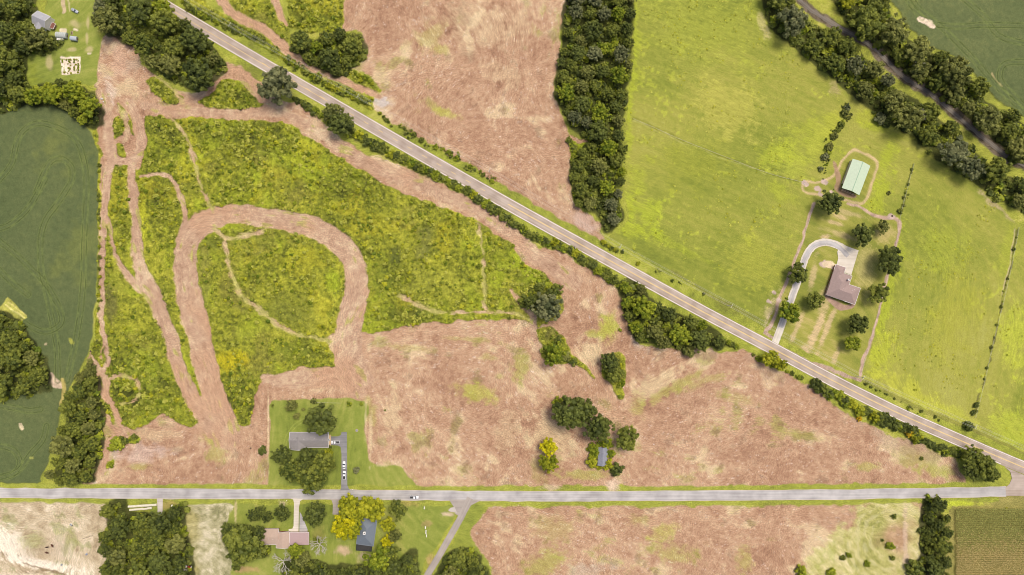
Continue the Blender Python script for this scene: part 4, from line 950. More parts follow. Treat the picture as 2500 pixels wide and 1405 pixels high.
hedge([(2068,255),(2058,300),(2030,345),(2012,385),(2000,420)],6,11,9,5,'grey mid olive mid','overgrown hedge left of the barn','shrubs left of the green-roofed barn')
hedge([(2228,405),(2216,455),(2202,500)],3,5,4,1,'mid olive','thin hedge right of the barn','shrubs on the fence line right of the barn')
shrub(2199,516,7,'mid','round shrub at the foot of the thin fence line right of the barn'); shrub(2170,472,5,'olive','small scraggy bush alone in the meadow right of the barn')
hedge([(2486,548),(2470,640),(2450,730),(2425,830),(2398,950),(2380,1020)],3,5,9,1.5,'dark mid olive','fence-line hedge in the right meadow','shrubs on the fence line of the right meadow')
shrub(2384,990,8,'dark','upper of two dark round bushes at the foot of the right meadow fence line'); shrub(2376,1008,7,'dark','lower of two dark round bushes at the foot of the right meadow fence line')
shrub(2366,1042,14,'dark','dark bush beneath the utility pole at the foot of the right meadow')
hedge([(2105,932),(2160,962),(2230,998),(2290,1022)],2.5,5,6,3,'mid olive','scrub under the power line','low scrub under the power line')
hedge([(1470,590),(1500,612),(1520,618)],5,8,7,4,'mid lime dark','scrub at the meadow corner','scrub at the meadow corner')
shrub(1558,644,6,'lime','single yellow-green round bush above the highway below the meadow')
hedge([(242,390),(241,500),(243,620),(240,740),(236,840)],3,6,20,2,'lime bright mid','ragged strip beside the dark crop','shrubs between the crop and the dirt track')
hedge([(210,900),(222,880)],7,9,2,2,'olive','top of the tree strip','shrubs at the top of the tree strip')
hedge([(1385,335),(1396,352),(1406,372),(1402,392)],7,10,7,3,'bright mid','scrub spur by the tree belt','shrubs left of the tree belt')
for x, y, r, k, l in [(1362,985,17,'bright','bright green bush at the upper left of the large dark tree'),(1448,1098,16,'bright','bush on the upper left side of the abandoned shed'),(1446,1128,16,'lime','yellow-green bush on the lower left side of the abandoned shed'),
 (1450,1113,12,'bright','bush in the middle of the left side of the abandoned shed'),(1483,1134,15,'lime','yellow-green bush at the lower right corner of the abandoned shed'),(1490,1108,13,'bright','bush on the right side of the abandoned shed'),
 (1484,1084,14,'bright','bush at the upper right corner of the abandoned shed'),(1464,1084,9,'bright','bush at the upper end of the abandoned shed'),(1507,1145,17,'dark','dark bush standing below right of the abandoned shed'),(1462,1140,8,'lime','small bush at the lower end of the abandoned shed'),
 (640,1100,12,'dark','dark bush in the bare strip left of the grey ranch house lawn'),(724,1016,9,'olive','small bush left of the dark tree behind the grey ranch house'),(716,988,10,'mid','small green bush beside the olive tree'),
 (870,1149,9,'grey','round low brownish-green bush alone on the grey ranch house lawn'),(806,1092,5,'dark','dark bush at the right corner of the grey ranch house'),(767,980,8,'olive','faded bush on the back edge of the grey ranch house lawn'),
 (853,987,7,'bright','small bright bush at the back of the grey ranch house lawn'),(882,987,5,'bright','little bush in the top right corner of the grey ranch house lawn'),(665,990,4,'mid','little bush in the top left corner of the grey ranch house lawn'),
 (740,1000,5,'olive','scraggy little bush on the grey ranch house lawn'),(427,1240,8,'bright','bright bush beside the single white bale'),(424,1252,6,'mid','small bush below the bush beside the single white bale'),
 (2182,1262,7,'mid','small round bush near the top of the mown patch'),(2174,1335,11,'bright','round bush in the middle of the mown patch'),(2154,1320,4,'mid','tiny bush left of the round bush in the mown patch'),
 (2180,1363,7,'mid','bush below the round bush in the mown patch'),(2072,1356,8,'bright','bush on the left of the mown patch'),(2058,1362,7,'mid','bush left beside the other one on the mown patch edge'),(2118,1378,8,'bright','bush at the bottom of the mown patch'),
 (1956,1396,16,'bright','wide bush at the bottom edge of the lower cut field'),(2030,1398,12,'bright','bush at the bottom edge right of the wide one'),(2236,1384,22,'mid','large bush at the bottom left of the hedge beside the corn'),(2228,1404,14,'dark','dark bush on the bottom edge beside the corn hedge'),
 (286,1084,18,'bright','low green thicket in the lower left of the cut ground'),(274,1092,12,'bright','left end of the low green thicket'),(300,1076,12,'mid','right end of the low green thicket'),(327,1068,9,'mid','small bush right of the low green thicket'),(270,1136,8,'bright','small bush below the low green thicket'),
 (1380,870,14,'olive','scrubby bush right of the bright green tree on the spur'),(1400,885,11,'mid','bush lower right of the scrubby one on the spur'),(1362,832,12,'mid','bush above the bright green tree on the spur'),(1512,895,10,'lime','yellow-green bush on the right of the thin clump'),(1478,905,9,'bright','bush on the left of the thin clump'),(1517,935,10,'bright','bush at the foot of the thin clump'),
 (1514,806,5,'bright','small bush by the left edge of the wedge of trees'),(1280,735,16,'mid','bush left of the grey-green tree at the weedy tip'),(1360,708,16,'mid','bush above the grey-green tree at the weedy tip'),(1318,700,14,'mid','bush along the top of the weedy tip'),(1345,716,14,'dark','dark bush just above the grey-green tree'),
 (2250,1120,5,'mid','tiny bush in the dry corner near the junction'),(690,88,6,'bright','small bush left of the small wood above the highway'),
 (940,1002,3,'mid','tiny green tuft in the cut field'),(772,1319,8,'mid','bush at the trunk of the dead tree'),(2150,290,16,'grey','dark grey-green bush below the lower railway row'),(2165,300,13,'dark','dark bush right of the grey-green one below the railway row')]:
    shrub(x, y, r, k, l)
for x, y, r, l in [(2264,272,17,'pale bare-twigged tree in the lower railway row'),(2252,290,14,'second pale bare-twigged tree in the lower railway row'),(2252,145,18,'bare grey-twigged tree in the upper railway row'),(2235,135,14,'smaller bare grey-twigged tree in the upper railway row')]: pass

# ------------------------------------------------------------------ dead trees
def dead_tree(px, py, rpx, seed, label, ht=9.0, lean=(0, 0)):
    r = random.Random(seed); x, y, _ = at(px, py, ht*0.75); t = empty('dead_tree', (x, y, 0)); tag(t, label, 'tree', None)
    R = rpx*S; mb = MB(); mb.tube((0,0,-0.1), (0.1,0,2.2), 0.36, 0.28, 8); mb.tube((0.1,0,2.2), (0,0,ht*0.5), 0.28, 0.2, 8); mb.build('trunk', DEADW, t)
    def grow(m, p, d, L, rad, lv):
        q = p+d*L; m.tube(p, q, rad, rad*0.7, 5, False)
        if lv == 0: return
        for _ in range(3 if lv > 1 else 4):
            nd = (d+Vector((r.uniform(-.8,.8), r.uniform(-.8,.8), r.uniform(-.25,.4)))).normalized(); grow(m, p+d*L*r.uniform(0.6, 1), nd, L*r.uniform(0.55, 0.85), rad*0.62, lv-1)
    for k in range(9):
        a = 2*math.pi*k/9+r.uniform(-.3,.3); m = MB(); d = Vector((math.cos(a), math.sin(a), r.uniform(0.15, 0.7))).normalized()
        grow(m, Vector((0, 0, ht*r.uniform(0.3, 0.5))), d, R*0.46, 0.17, 3); m.build('branch', DEADW, t)
    return t
dead_tree(778,1334,26,1,'pale dead tree with bare branches right of the mauve metal roof')
dead_tree(688,1376,30,2,'pale dead tree with bare branches below the mauve-roofed house',10)
dead_tree(2264,276,15,3,'pale bare tree among the green ones in the lower railway row',15)
dead_tree(2252,148,16,4,'bare grey tree in the upper railway row facing the dark crop',15)
dead_tree(440,1392,14,5,'bare brushwood tree at the lower right of the wood beside the pale pasture',8)

# ------------------------------------------------------------------ weeds: uncountable, a few big scatter meshes
def scatter(name, n, accept, rmin, rmax, mats_w, label, seed, nq=13, hz=0.85, cell=None):
    """leafy domes; all of one colour in one 'stuff' object"""
    r = np.random.RandomState(seed)
    jj = r.uniform(0, nx-1, n); ii = r.uniform(0, ny-1, n); a = accept[ii.astype(int), jj.astype(int)]
    ok = r.uniform(0, 1, n) < a; jj, ii = jj[ok], ii[ok]; x = (GX0+jj*STEP-CX)*S; y = (CY-(GY0+ii*STEP))*S
    m = len(x); z = hgt[ii.astype(int), jj.astype(int)]*0.95; rad = (rmin+(rmax-rmin)*r.uniform(0, 1, m)**2.0)*S
    sel = r.choice(len(mats_w), m, p=[w for _, w in mats_w])
    for q, (key, w) in enumerate(mats_w):
        s = sel == q; k = s.sum()
        if not k: continue
        c = np.stack([x[s], y[s], z[s]+0.2*rad[s]], 1); hs_ = np.array((1.0, 1.0, hz*1.25))
        v0, f0 = ICO1; nv = len(v0)
        core = c[:, None]+v0[None]*(rad[s][:, None, None]*0.8)*hs_*(1+0.25*r.standard_normal((k, nv, 1)))
        Fc = (f0[None]+np.arange(k)[:, None, None]*nv).reshape(-1, 3); tk = r.uniform(0.0, 1.0, k)
        dn = rand_dirs(r, k*nq, 0.05).reshape(k, nq, 3); P = c[:, None]+dn*rad[s][:, None, None]*hs_*r.uniform(0.8, 1.1, (k, nq, 1))
        sz = np.repeat(rad[s], nq)*0.34
        PP = P.reshape(-1, 3); N_ = (dn*0.8+np.array((0,0,0.5))).reshape(-1, 3)
        VV, F = leaf_quads(r, PP, N_, sz); nb = k*nv
        F3 = np.concatenate([Fc, F[:, [0,1,2]]+nb, F[:, [0,2,3]]+nb])
        t = np.concatenate([np.repeat(tk*0.8, nv), np.repeat(np.clip(np.repeat(tk, nq)+0.2*r.standard_normal(k*nq), 0, 1), 4)])
        me = npmesh(name, np.concatenate([core.reshape(-1, 3), VV]), F3, LEAF[key]); at_ = me.attributes.new('tint', 'FLOAT', 'POINT'); at_.data.foreach_set('value', t.astype(np.float32))
        o = bpy.data.objects.new(name, me); COL.objects.link(o); tag(o, f'{CWORD[key]} {label}', 'weeds', None, 'stuff')
bm_ = brushM*(cls == 4)
scatter('weed_clumps', 210000, bm_*np.clip(0.05+0.95*dens*smooth(-0.6,0.4,n8), 0, 1), 2.6, 6.4, [('weed',0.62),('lime',0.13),('bright',0.25)], 'weed clumps crowding the uncut field', 61)
scatter('low_weeds', 90000, bm_*0.4, 1.2, 2.4, [('bright',0.35),('lime',0.35),('mid',0.15),('olive',0.15)], 'low weeds filling the uncut field', 62, nq=6, hz=0.5)
edge = smooth(6, 0, np.abs(brushD-3))*bm_
wmask = np.zeros((ny, nx), np.float32)
for kk, P in WOODS.items(): wmask = np.maximum(wmask, smooth(4, 9, sdf(shrinkpoly(P))+4*n16+1.5*n8))
for pts_, w_ in [(HEDGE_A, 9), (HEDGE_B, 6), (HEDGE_C, 9)]:
    D, T_, w2 = line(pts_, pad=30); wmask = np.maximum(wmask, smooth(w_, w_-4, D+1.5*n8)*0.8)
fm_ = np.zeros((ny, nx), np.float32)
for pts_, w_ in [(HEDGE_D, 9), (HEDGE_E, 6), (HEDGE_B, 9)]+[(p_, 2.6) for p_ in FENCE_L]:
    D, T_, w2 = line(pts_, pad=30); fm_ = np.maximum(fm_, smooth(w_, w_-3, D+2.5*n8)*(1.0 if w_ > 3 else 0.4))
scatter('hedgerow_growth', 160000, fm_, 1.8, 4.6, [('mid',0.4),('olive',0.2),('bright',0.3),('dark',0.1)], 'ragged growth along fence lines and thin hedges', 67, nq=12, hz=0.9)
scatter('undergrowth', 60000, wmask, 5, 10, [('dark',0.35),('mid',0.45),('bright',0.2)], 'undergrowth filling the gaps in woods and hedges', 66, nq=16, hz=0.9)
scatter('meadow_weeds', 60000, wmd*(cls == 8)*smooth(0.8, 2.2, n16+0.7*n8+0.9*fbm(90, 401)), 1.2, 2.6, [('lime',0.5),('weed',0.5)], 'leafy weeds standing in the hay meadow', 64, nq=9, hz=0.25)
scatter('corn_weeds', 3000, smooth(2328, 2334, PX)*smooth(1250, 1236, PY)*(PY > 1222), 2, 4, [('lime',1.0)], 'tall grass along the top of the corn', 65)
# corn rows
r = np.random.RandomState(9)
for key, y0, y1, lab in [('olive', 1243, 1330, 'green corn in straight rows below the county road'), ('corn', 1330, 1425, 'tasselled tan corn in straight rows on the bottom edge')]:
    if key == 'corn': LEAF['corn'] = mat_leaf('leaf_corn', lin(156,144,84), lin(226,204,138)); LEAF['cornrow'] = mat_leaf('leaf_cornrow', lin(122,126,62), lin(200,196,112))
ps = []; ks = []
for yy in np.arange(1242, 1440, 4.6):
    xx = np.arange(2330, 2600, 0.9)+r.uniform(-.4, .4, 300)+abs(r.normal(0, 3.0))
    ps.append(np.stack([(xx-CX)*S, np.full(300, (CY-yy)*S)+r.normal(0, 0.16, 300), r.uniform(1.2, 2.2, 300)], 1)); ks.append(np.clip((yy-1325)/40+0.5+r.normal(0, 0.45, 300), 0, 1) > 0.5)
ps = np.concatenate(ps); ks = np.concatenate(ks)
for flag, key, lab in ((False, 'cornrow', 'green corn in straight rows below the county road'), (True, 'corn', 'tasselled tan corn in straight rows on the bottom edge')):
    q = np.repeat(ps[ks == flag], 4, 0); q = q+r.normal(0, 0.17, q.shape); VV, F = leaf_quads(r, q, np.tile((0, 0, 1.0), (len(q), 1)), 0.33)
    me = npmesh('corn_rows', VV, F, LEAF[key]); at_ = me.attributes.new('tint', 'FLOAT', 'POINT'); at_.data.foreach_set('value', np.repeat(r.uniform(0, 1, len(q)), 4).astype(np.float32))
    o = bpy.data.objects.new('corn_rows', me); COL.objects.link(o); tag(o, lab, 'corn', None, 'stuff')
# ------------------------------------------------------------------ buildings
def mat_roof(name, c, var=0.18, line_=0.0, rough=0.85):
    m, n, l, b = mat_new(name)
    tc = n.new('ShaderNodeTexCoord'); nz = n.new('ShaderNodeTexNoise'); nz.inputs['Scale'].default_value = 0.8; nz.inputs['Detail'].default_value = 8; nz.inputs['Roughness'].default_value = 0.7
    l.new(tc.outputs['Object'], nz.inputs['Vector'])
    mr = n.new('ShaderNodeMapRange'); mr.inputs[1].default_value = 0.3; mr.inputs[2].default_value = 0.7; mr.inputs[3].default_value = 1-var; mr.inputs[4].default_value = 1+var
    l.new(nz.outputs[0], mr.inputs[0]); last = mr.outputs[0]
    if line_:
        w = n.new('ShaderNodeTexWave'); w.inputs['Scale'].default_value = line_; w.inputs['Distortion'].default_value = 0.0; l.new(tc.outputs['Object'], w.inputs['Vector'])
        m2 = n.new('ShaderNodeMapRange'); m2.inputs[3].default_value = 0.93; m2.inputs[4].default_value = 1.03; l.new(w.outputs[0], m2.inputs[0])
        mu = n.new('ShaderNodeMath'); mu.operation = 'MULTIPLY'; l.new(last, mu.inputs[0]); l.new(m2.outputs[0], mu.inputs[1]); last = mu.outputs[0]
    mx = n.new('ShaderNodeVectorMath'); mx.operation = 'SCALE'; mx.inputs[0].default_value = tuple(float(x) for x in c)
    l.new(last, mx.inputs['Scale']); l.new(mx.outputs[0], b.inputs['Base Color']); b.inputs['Roughness'].default_value = rough
    b.inputs['Specular IOR Level'].default_value = 0.3
    return m
WHITE = mat_plain('white_trim', lin(232,228,220), 0.6, 0.05, 2)
WALLW = mat_plain('white_siding', lin(226,222,212), 0.7, 0.08, 1)
BRICK = mat_plain('red_brick', lin(136,78,62), 0.9, 0.2, 3)
GLASS = mat_plain('window_glass', lin(60,68,76), 0.15, 0.1, 1, spec=0.6)
DOORM = mat_plain('door_paint', lin(120,96,80), 0.6, 0.1, 1)
BLACK = mat_plain('black_rubber', lin(34,34,36), 0.7, 0.1, 2)
METALG = mat_plain('grey_metal', lin(150,152,152), 0.45, 0.1, 1.5, metal=0.3)
def roof_mesh(rects, pitch, ze, cell=0.25, over=0.0):
    """rects: (u0,u1,v0,v1,style,dz) style hip / gu (ridge along u) / gv (ridge along v) / su (mono slope). Upper envelope of all the roofs."""
    u0 = min(r_[0] for r_ in rects); u1 = max(r_[1] for r_ in rects); v0 = min(r_[2] for r_ in rects); v1 = max(r_[3] for r_ in rects)
    nu = max(2, int(round((u1-u0)/cell))); nv = max(2, int(round((v1-v0)/cell))); U = np.linspace(u0, u1, nu+1); Vv = np.linspace(v0, v1, nv+1); UU, VV = np.meshgrid(U, Vv, indexing='ij')
    def hf(UU, VV):
        Z = np.full(UU.shape, -1.0)
        for a, b, c, d, st, *q in rects:
            p_ = q[0] if q else pitch; e = 1e-6; ins = (UU >= a-e) & (UU <= b+e) & (VV >= c-e) & (VV <= d+e)
            du = np.minimum(UU-a, b-UU); dv = np.minimum(VV-c, d-VV)
            z = {'hip': np.minimum(du, dv), 'gu': dv, 'gv': du, 'su': (VV-c), 'flat': 0*du}[st]*p_
            Z = np.where(ins, np.maximum(Z, z), Z)
        return Z
    Z = hf(UU, VV); Uc = (U[:-1]+U[1:])/2; Vc = (Vv[:-1]+Vv[1:])/2; CU, CV = np.meshgrid(Uc, Vc, indexing='ij'); ok = hf(CU, CV) > -0.5
    id_ = np.arange(UU.size).reshape(UU.shape); F = np.stack([id_[:-1,:-1], id_[1:,:-1], id_[1:,1:], id_[:-1,1:]], -1)[ok]
    used, inv = np.unique(F, return_inverse=True); P = np.stack([UU.ravel(), VV.ravel(), ze+Z.ravel()], 1)[used]
    return P, inv.reshape(F.shape)
def house(name, px, py, ang, rects, pitch, ze, roofmat, wallmat, label, trim=WHITE, inset=0.45, cell=0.25, chimney=None, vents=(), cat='house', ridge=None, windows=True):
    """origin = a roof corner as seen in the photo, ang = direction of the u axis on the photo (degrees, clockwise); rects in metres (v runs down the photo)"""
    x, y, _ = at(px, py, ze); t = empty(name, (x, y, 0), -math.radians(ang)); tag(t, label, cat)
    P, F = roof_mesh(rects, pitch, ze, cell); P[:, 1] *= -1
    me = npmesh('roof', P, F[:, ::-1], roofmat); rf = bpy.data.objects.new('roof', me); COL.objects.link(rf); rf.parent = t
    if me.polygons[0].normal.z < 0: me.flip_normals()
    cl = MB(); w = MB(); hz = lambda a, b, c, d, st, p_: {'hip':0,'gu':(d-c)/2*p_,'gv':(b-a)/2*p_,'su':(d-c)*p_,'flat':0}[st]
    for a, b, c, d, st, *q in rects:
        w.box(a+inset, b-inset, -d+inset, -c-inset, -0.1, ze-0.02)
        p_ = q[0] if q else pitch
        zt = ze-0.03
        if st == 'gv':
            for vv in (-c-inset, -d+inset): w.add([(a+inset, vv, zt-.01), (b-inset, vv, zt-.01), ((a+b)/2, vv, zt+((b-a)/2-inset)*p_)], [(0,1,2)])
        if st == 'gu':
            for uu in (a+inset, b-inset): w.add([(uu, -c-inset, zt-.01), (uu, -d+inset, zt-.01), (uu, -(c+d)/2, zt+((d-c)/2-inset)*p_)], [(0,1,2)])
    w.build('wall', wallmat, t)
    if trim:
        m = MB()
        def free(uu, vv): return not any(a-1e-3 < uu < b+1e-3 and c-1e-3 < vv < d+1e-3 for a, b, c, d, *_ in rects)
        for a, b, c, d, st, *q in rects:
            p_ = q[0] if q else pitch
            for (ua, va, ub, vb, nu_, nv_) in ((a,c,b,c,0,-1),(a,d,b,d,0,1),(a,c,a,d,-1,0),(b,c,b,d,1,0)):
                L = math.hypot(ub-ua, vb-va); k = max(2, int(L/0.5)); run = None
                slope = (st == 'gv' and nv_ != 0) or (st == 'gu' and nu_ != 0)
                for i in range(k+1):
                    f = min(i/k, 1); f2 = (i+0.5)/k
                    okk = i < k and free(ua+(ub-ua)*f2+nu_*0.15, va+(vb-va)*f2+nv_*0.15)
                    if okk and run is None: run = f
                    if (not okk) and run is not None:
                        p = (ua+(ub-ua)*run, va+(vb-va)*run); q2 = (ua+(ub-ua)*f, va+(vb-va)*f)
                        pts = [(p, q2)]
                        if slope: mid = ((ua+ub)/2, (va+vb)/2); pts = [(p, mid), (mid, q2)] if run < 0.5 < f else [(p, q2)]
                        for A, B in pts:
                            zf = (lambda Q: ze+min(math.hypot(Q[0]-ua, Q[1]-va), math.hypot(Q[0]-ub, Q[1]-vb))*p_) if slope else (lambda Q: ze)
                            for o_, (aa, bb) in enumerate(((A, B),)):
                                n0 = Vector((nu_*0.17, -nv_*0.17, 0)); za, zb = zf(aa)+0.035, zf(bb)+0.035
                                a0 = Vector((aa[0], -aa[1], za)); b0 = Vector((bb[0], -bb[1], zb)); dn = Vector((0, 0, -0.2))
                                m.add([a0, b0, b0+n0, a0+n0, a0+dn, b0+dn, b0+n0+dn, a0+n0+dn], [(0,1,2,3),(7,6,5,4),(0,4,5,1),(1,5,6,2),(2,6,7,3),(3,7,4,0)])
                        run = None
        m.build('gutter', trim, t)
    if windows:
        a, b, c, d = rects[0][:4]
        for (ua, va, nu_, nv_) in [(a+(b-a)*f, c+inset, 0, -1) for f in (0.2, 0.45, 0.8)]+[(a+(b-a)*f, d-inset, 0, 1) for f in (0.2, 0.7)]+[(b-inset, c+(d-c)*0.5, 1, 0), (a+inset, c+(d-c)*0.5, -1, 0)]:
            if any(k[0]+inset < ua+nu_*.4 < k[1]-inset and k[2]+inset < va+nv_*.4 < k[3]-inset for k in rects[1:]): continue
            m = MB(); g = MB(); hx, hy = (0.6, 0.06) if nv_ else (0.06, 0.6)
            m.box(ua-hx, ua+hx, -va-hy, -va+hy, 0.95, 2.15); fr = m.build('window', WHITE, t)
            hx, hy = (0.5, 0.09) if nv_ else (0.09, 0.5); g.box(ua-hx, ua+hx, -va-hy, -va+hy, 1.05, 2.05); g.build('pane', GLASS, fr)
        m = MB(); ua = a+(b-a)*0.55; m.box(ua-0.5, ua+0.5, -d+inset-0.08, -d+inset+0.05, 0.02, 2.1); dr = m.build('door', DOORM, t)
    if chimney:
        u, v, sx, sz_, zt, cm = chimney; m = MB(); m.box(u-sx, u+sx, -v-sz_, -v+sz_, ze-0.3, zt); m.box(u-sx*1.15, u+sx*1.15, -v-sz_*1.15, -v+sz_*1.15, zt, zt+0.12); ch = m.build('chimney', cm, rf)
        g = MB(); g.box(u-sx*0.45, u+sx*0.45, -v-sz_*0.45, -v+sz_*0.45, zt+0.122, zt+0.2); g.build('flue', BLACK, rf)
    for u, v, r_ in vents:
        z = ze+0.1
        for a, b, c, d, st, *q in rects:
            p_ = q[0] if q else pitch
            if a <= u <= b and c <= v <= d: z = max(z, ze+{'hip': min(u-a, b-u, v-c, d-v), 'gu': min(v-c, d-v), 'gv': min(u-a, b-u), 'su': v-c, 'flat':0}[st]*p_)
        m = MB(); m.tube((u, -v, z-0.1), (u, -v, z+0.35), r_, r_, 8); m.build('vent_pipe', WHITE, rf)
    return t
# green-roofed barn
bt = empty('barn', at(2081.9, 388.2, 4.0)[:2]+(0,), 0); tag(bt, 'long barn with pale green metal gable roof in the meadow', 'barn')
GR = mat_roof('green_metal_roof', lin(192,206,176), 0.07, 0, 0.35); ln = lambda p, q: Vector(p).lerp(Vector(q), 0.5)
TL, TR, BR_, BL_ = [Vector(at(x, y, 4.0)) for x, y in ((2081.9,388.2),(2124.9,405.4),(2098,477.1),(2055.3,459.4))]
RT, RB = Vector(at(2106.0, 397.4, 6.0)), Vector(at(2079.2, 467.6, 6.0)); RT = (TL+TR)/2+Vector((0,0,2.0)); RB = (BL_+BR_)/2+Vector((0,0,2.0))
o0 = Vector(bt.location)
m = MB(); dz = Vector((0,0,-0.12))
m.add([p-o0 for p in (TL, BL_, RB, RT, TL+dz, BL_+dz, RB+dz, RT+dz)], [(0,1,2,3),(7,6,5,4),(0,4,5,1),(1,5,6,2),(3,7,4,0)])
m.add([p-o0 for p in (RT, RB, BR_, TR, RT+dz, RB+dz, BR_+dz, TR+dz)], [(0,1,2,3),(7,6,5,4),(1,5,6,2),(2,6,7,3),(3,7,4,0)])
rf = m.build('roof', GR, bt)
m = MB(); d1 = (RB-RT).normalized(); cr = d1.cross(Vector((0,0,1))).normalized()*0.18
m.add([p-o0+Vector((0,0,0.03)) for p in (RT-cr, RB-cr, RB+cr, RT+cr, RT+Vector((0,0,.08)), RB+Vector((0,0,.08)))], [(0,1,5,4),(4,5,2,3)]); m.build('ridge_cap', mat_plain('green_ridge', lin(150,184,150), 0.4), rf)
m = MB(); cen = (TL+TR+BR_+BL_)/4; ins_ = [c_+(cen-c_)*0.05-o0 for c_ in (TL, TR, BR_, BL_)]
ins_[2] = ins_[2].lerp(ins_[1], 0.16); ins_[3] = ins_[3].lerp(ins_[0], 0.16)
vs = [Vector((p.x, p.y, -0.1)) for p in ins_]+[Vector((p.x, p.y, 3.85)) for p in ins_]+[(RT-o0).lerp(RB-o0, 0.05)-Vector((0,0,.2))]
m.add(vs, [(0,1,5,4),(1,2,6,5),(3,0,4,7),(4,5,8)]); m.build('wall', mat_plain('barn_siding', lin(196,188,166), 0.6, 0.1, 1), bt)
for i in range(6):
    p = (BL_.lerp(BR_, 0.03+0.188*i)-o0); m = MB(); z1 = 3.8+1.9*(1-abs(i-2.5)/2.5*1.0)*0.9; m.box(p.x-0.09, p.x+0.09, p.y-0.09+0.5, p.y+0.09+0.5, 0, min(z1, 5.6)); m.build('post', METALG, bt)
HAYM = mat_plain('hay_bale', lin(196,168,136), 0.95, 0.2, 2); WRAP = mat_plain('bale_wrap', lin(226,218,194), 0.6, 0.1, 1.2); TWINE = mat_plain('bale_twine', lin(150,140,110), 0.8)
def round_bale(px, py, ang, rad, wid, mat, label, group, z0=0.0, name='round_bale'):
    x, y, _ = at(px, py, rad); t = empty(name, (x, y, z0), -math.radians(ang)); tag(t, label, 'bale', group)
    rings = []
    for w_, rr in ((-wid/2, rad*0.90), (-wid/2+0.08, rad*0.985), (-wid*0.2, rad), (wid*0.2, rad*0.99), (wid/2-0.08, rad*0.985), (wid/2, rad*0.90)):
        rings.append([(w_, rr*math.cos(2*math.pi*i/14), rad+rr*math.sin(2*math.pi*i/14)*0.98) for i in range(14)])
    MB().loft(rings).build('bale_body', mat, t, True)
    m = MB()
    for w_ in (-wid*0.3, wid*0.3): m.loft([[(w_+e, (rad*1.012)*math.cos(2*math.pi*i/14), rad+rad*1.0*math.sin(2*math.pi*i/14)) for i in range(14)] for e in (-0.03, 0.03)], False)
    m.build('wrap_band', TWINE, t)
    return t
for i, (x, y) in enumerate([(2057,465),(2063,467),(2069,469.3),(2075,471.6),(2081,474.5)]):
    round_bale(x, y, 115, 0.8, 1.3, HAYM, f'hay bale at the open barn end, {["leftmost","second from the left","middle one","fourth from the left","rightmost"][i]} of five', 'round bales under the barn end')
for i in range(12):
    f = i/11; round_bale(316+f*63.5, 1237.3-f*4.0, -4, 0.82, 1.52, WRAP, ('pale wrapped bale at the left end of the upper bale row' if i == 0 else 'pale wrapped bale at the right end of the upper bale row' if i == 11 else 'pale wrapped round bale inside the upper, longer bale row'), 'upper row of bales by the county road')
for i in range(10):
    f = i/9; round_bale(319+f*49, 1245.5-f*4.6+(0.8 if i in (6,7) else 0), -4, 0.76, 1.42, WRAP, ('pale wrapped bale at the left end of the lower bale row' if i == 0 else 'pale wrapped bale at the right end of the lower bale row' if i == 9 else 'pale wrapped round bale inside the lower, shorter bale row'), 'lower row of bales by the county road')
round_bale(421, 1235.8, 10, 0.85, 1.4, WRAP, 'single white wrapped bale beside the bright bush near the road', None)

BROWN = mat_roof('brown_shingles', lin(160,138,130), 0.10); k = S
house('brown_roofed_house', 2040.8, 645.7, 18.8, [(0,25.5*k,0,45*k,'hip'),(0.001,46.2*k,14*k,77.5*k,'hip',0.4205),(0.002,75*k,36*k,77.6*k,'hip',0.421)], 0.42, 3.0, BROWN, BRICK,
      'T-shaped brick house with brown hip roof at the end of the curved driveway', chimney=(37*k,27*k,0.55,0.45,6.1,WHITE), vents=[(16*k,17*k,.12),(16*k,24*k,.12),(33*k,50*k,.12),(55*k,48*k,.1),(60*k,44*k,.1)])
GREYR = mat_roof('grey_shingles', lin(142,136,132), 0.10)
house('grey_ranch_house', 707.5, 1056, 0.3, [(0,94*k,0,36.6*k,'gu'),(0.0,42*k,12*k,42*k,'gv',0.26)], 0.3, 2.9, GREYR, WALLW,
      'long low ranch house with grey shingle roof and white gutters', vents=[(12*k,15.5*k,.12),(36*k,16*k,.12),(62*k,14.5*k,.12),(80*k,15*k,.12)])
house('mauve_roofed_house', 630, 1292, 0, [(0,50*k,0,38*k,'gu'),(44*k,76*k,7*k,46*k,'gv',0.2)], 0.2, 2.9, mat_roof('tan_shingles', lin(184,160,142), 0.08), BRICK,
      'house with tan shingle roof joined to the mauve metal carport', vents=[(26*k,23*k,.12),(37*k,24*k,.12),(51*k,26*k,.12)])
house('metal_carport', 706.8, 1300.2, 0, [(0,46.8*k,0,30*k,'su',0.05)], 0.05, 2.6, mat_roof('mauve_metal_roof', lin(178,152,148), 0.05, 0, 0.45), BRICK, 'mauve metal-roofed carport at the right end of the tan-roofed house', cell=0.6, cat='carport', windows=False)
BLUER = mat_roof('blue_grey_roof', lin(112,120,128), 0.06, 0, 0.5)
house('blue_roofed_house', 878.7, 1266.5, 8.0, [(0,41.5*k,0,62*k,'hip'),], 0.36, 3.2, BLUER, WALLW, 'house with blue-grey hip roof and white chimney among the autumn trees', trim=mat_plain('grey_trim', lin(140,146,150)), chimney=(17.5*k,29.5*k,0.75,0.7,6.6,WHITE))
house('black_porch', 870.0, 1329.5, 4.0, [(0,38*k,0,15.5*k,'su',-0.06)], -0.06, 3.0, mat_roof('black_roof', lin(46,48,54), 0.06), mat_plain('dark_wall', lin(60,58,56)), 'flat black lean-to roof on the lower side of the blue-roofed house', trim=None, cell=0.6, cat='lean-to', windows=False)
house('abandoned_shed', 1461, 1092, 3.0, [(0,23*k,0,45*k,'gv')], 0.5, 2.6, mat_roof('rusty_grey_metal', lin(142,142,150), 0.2, 1.2, 0.5), mat_plain('old_boards', lin(110,100,92)), 'abandoned shed with grey sheet-metal gable roof, swallowed by bushes', trim=None, cat='shed', windows=False)
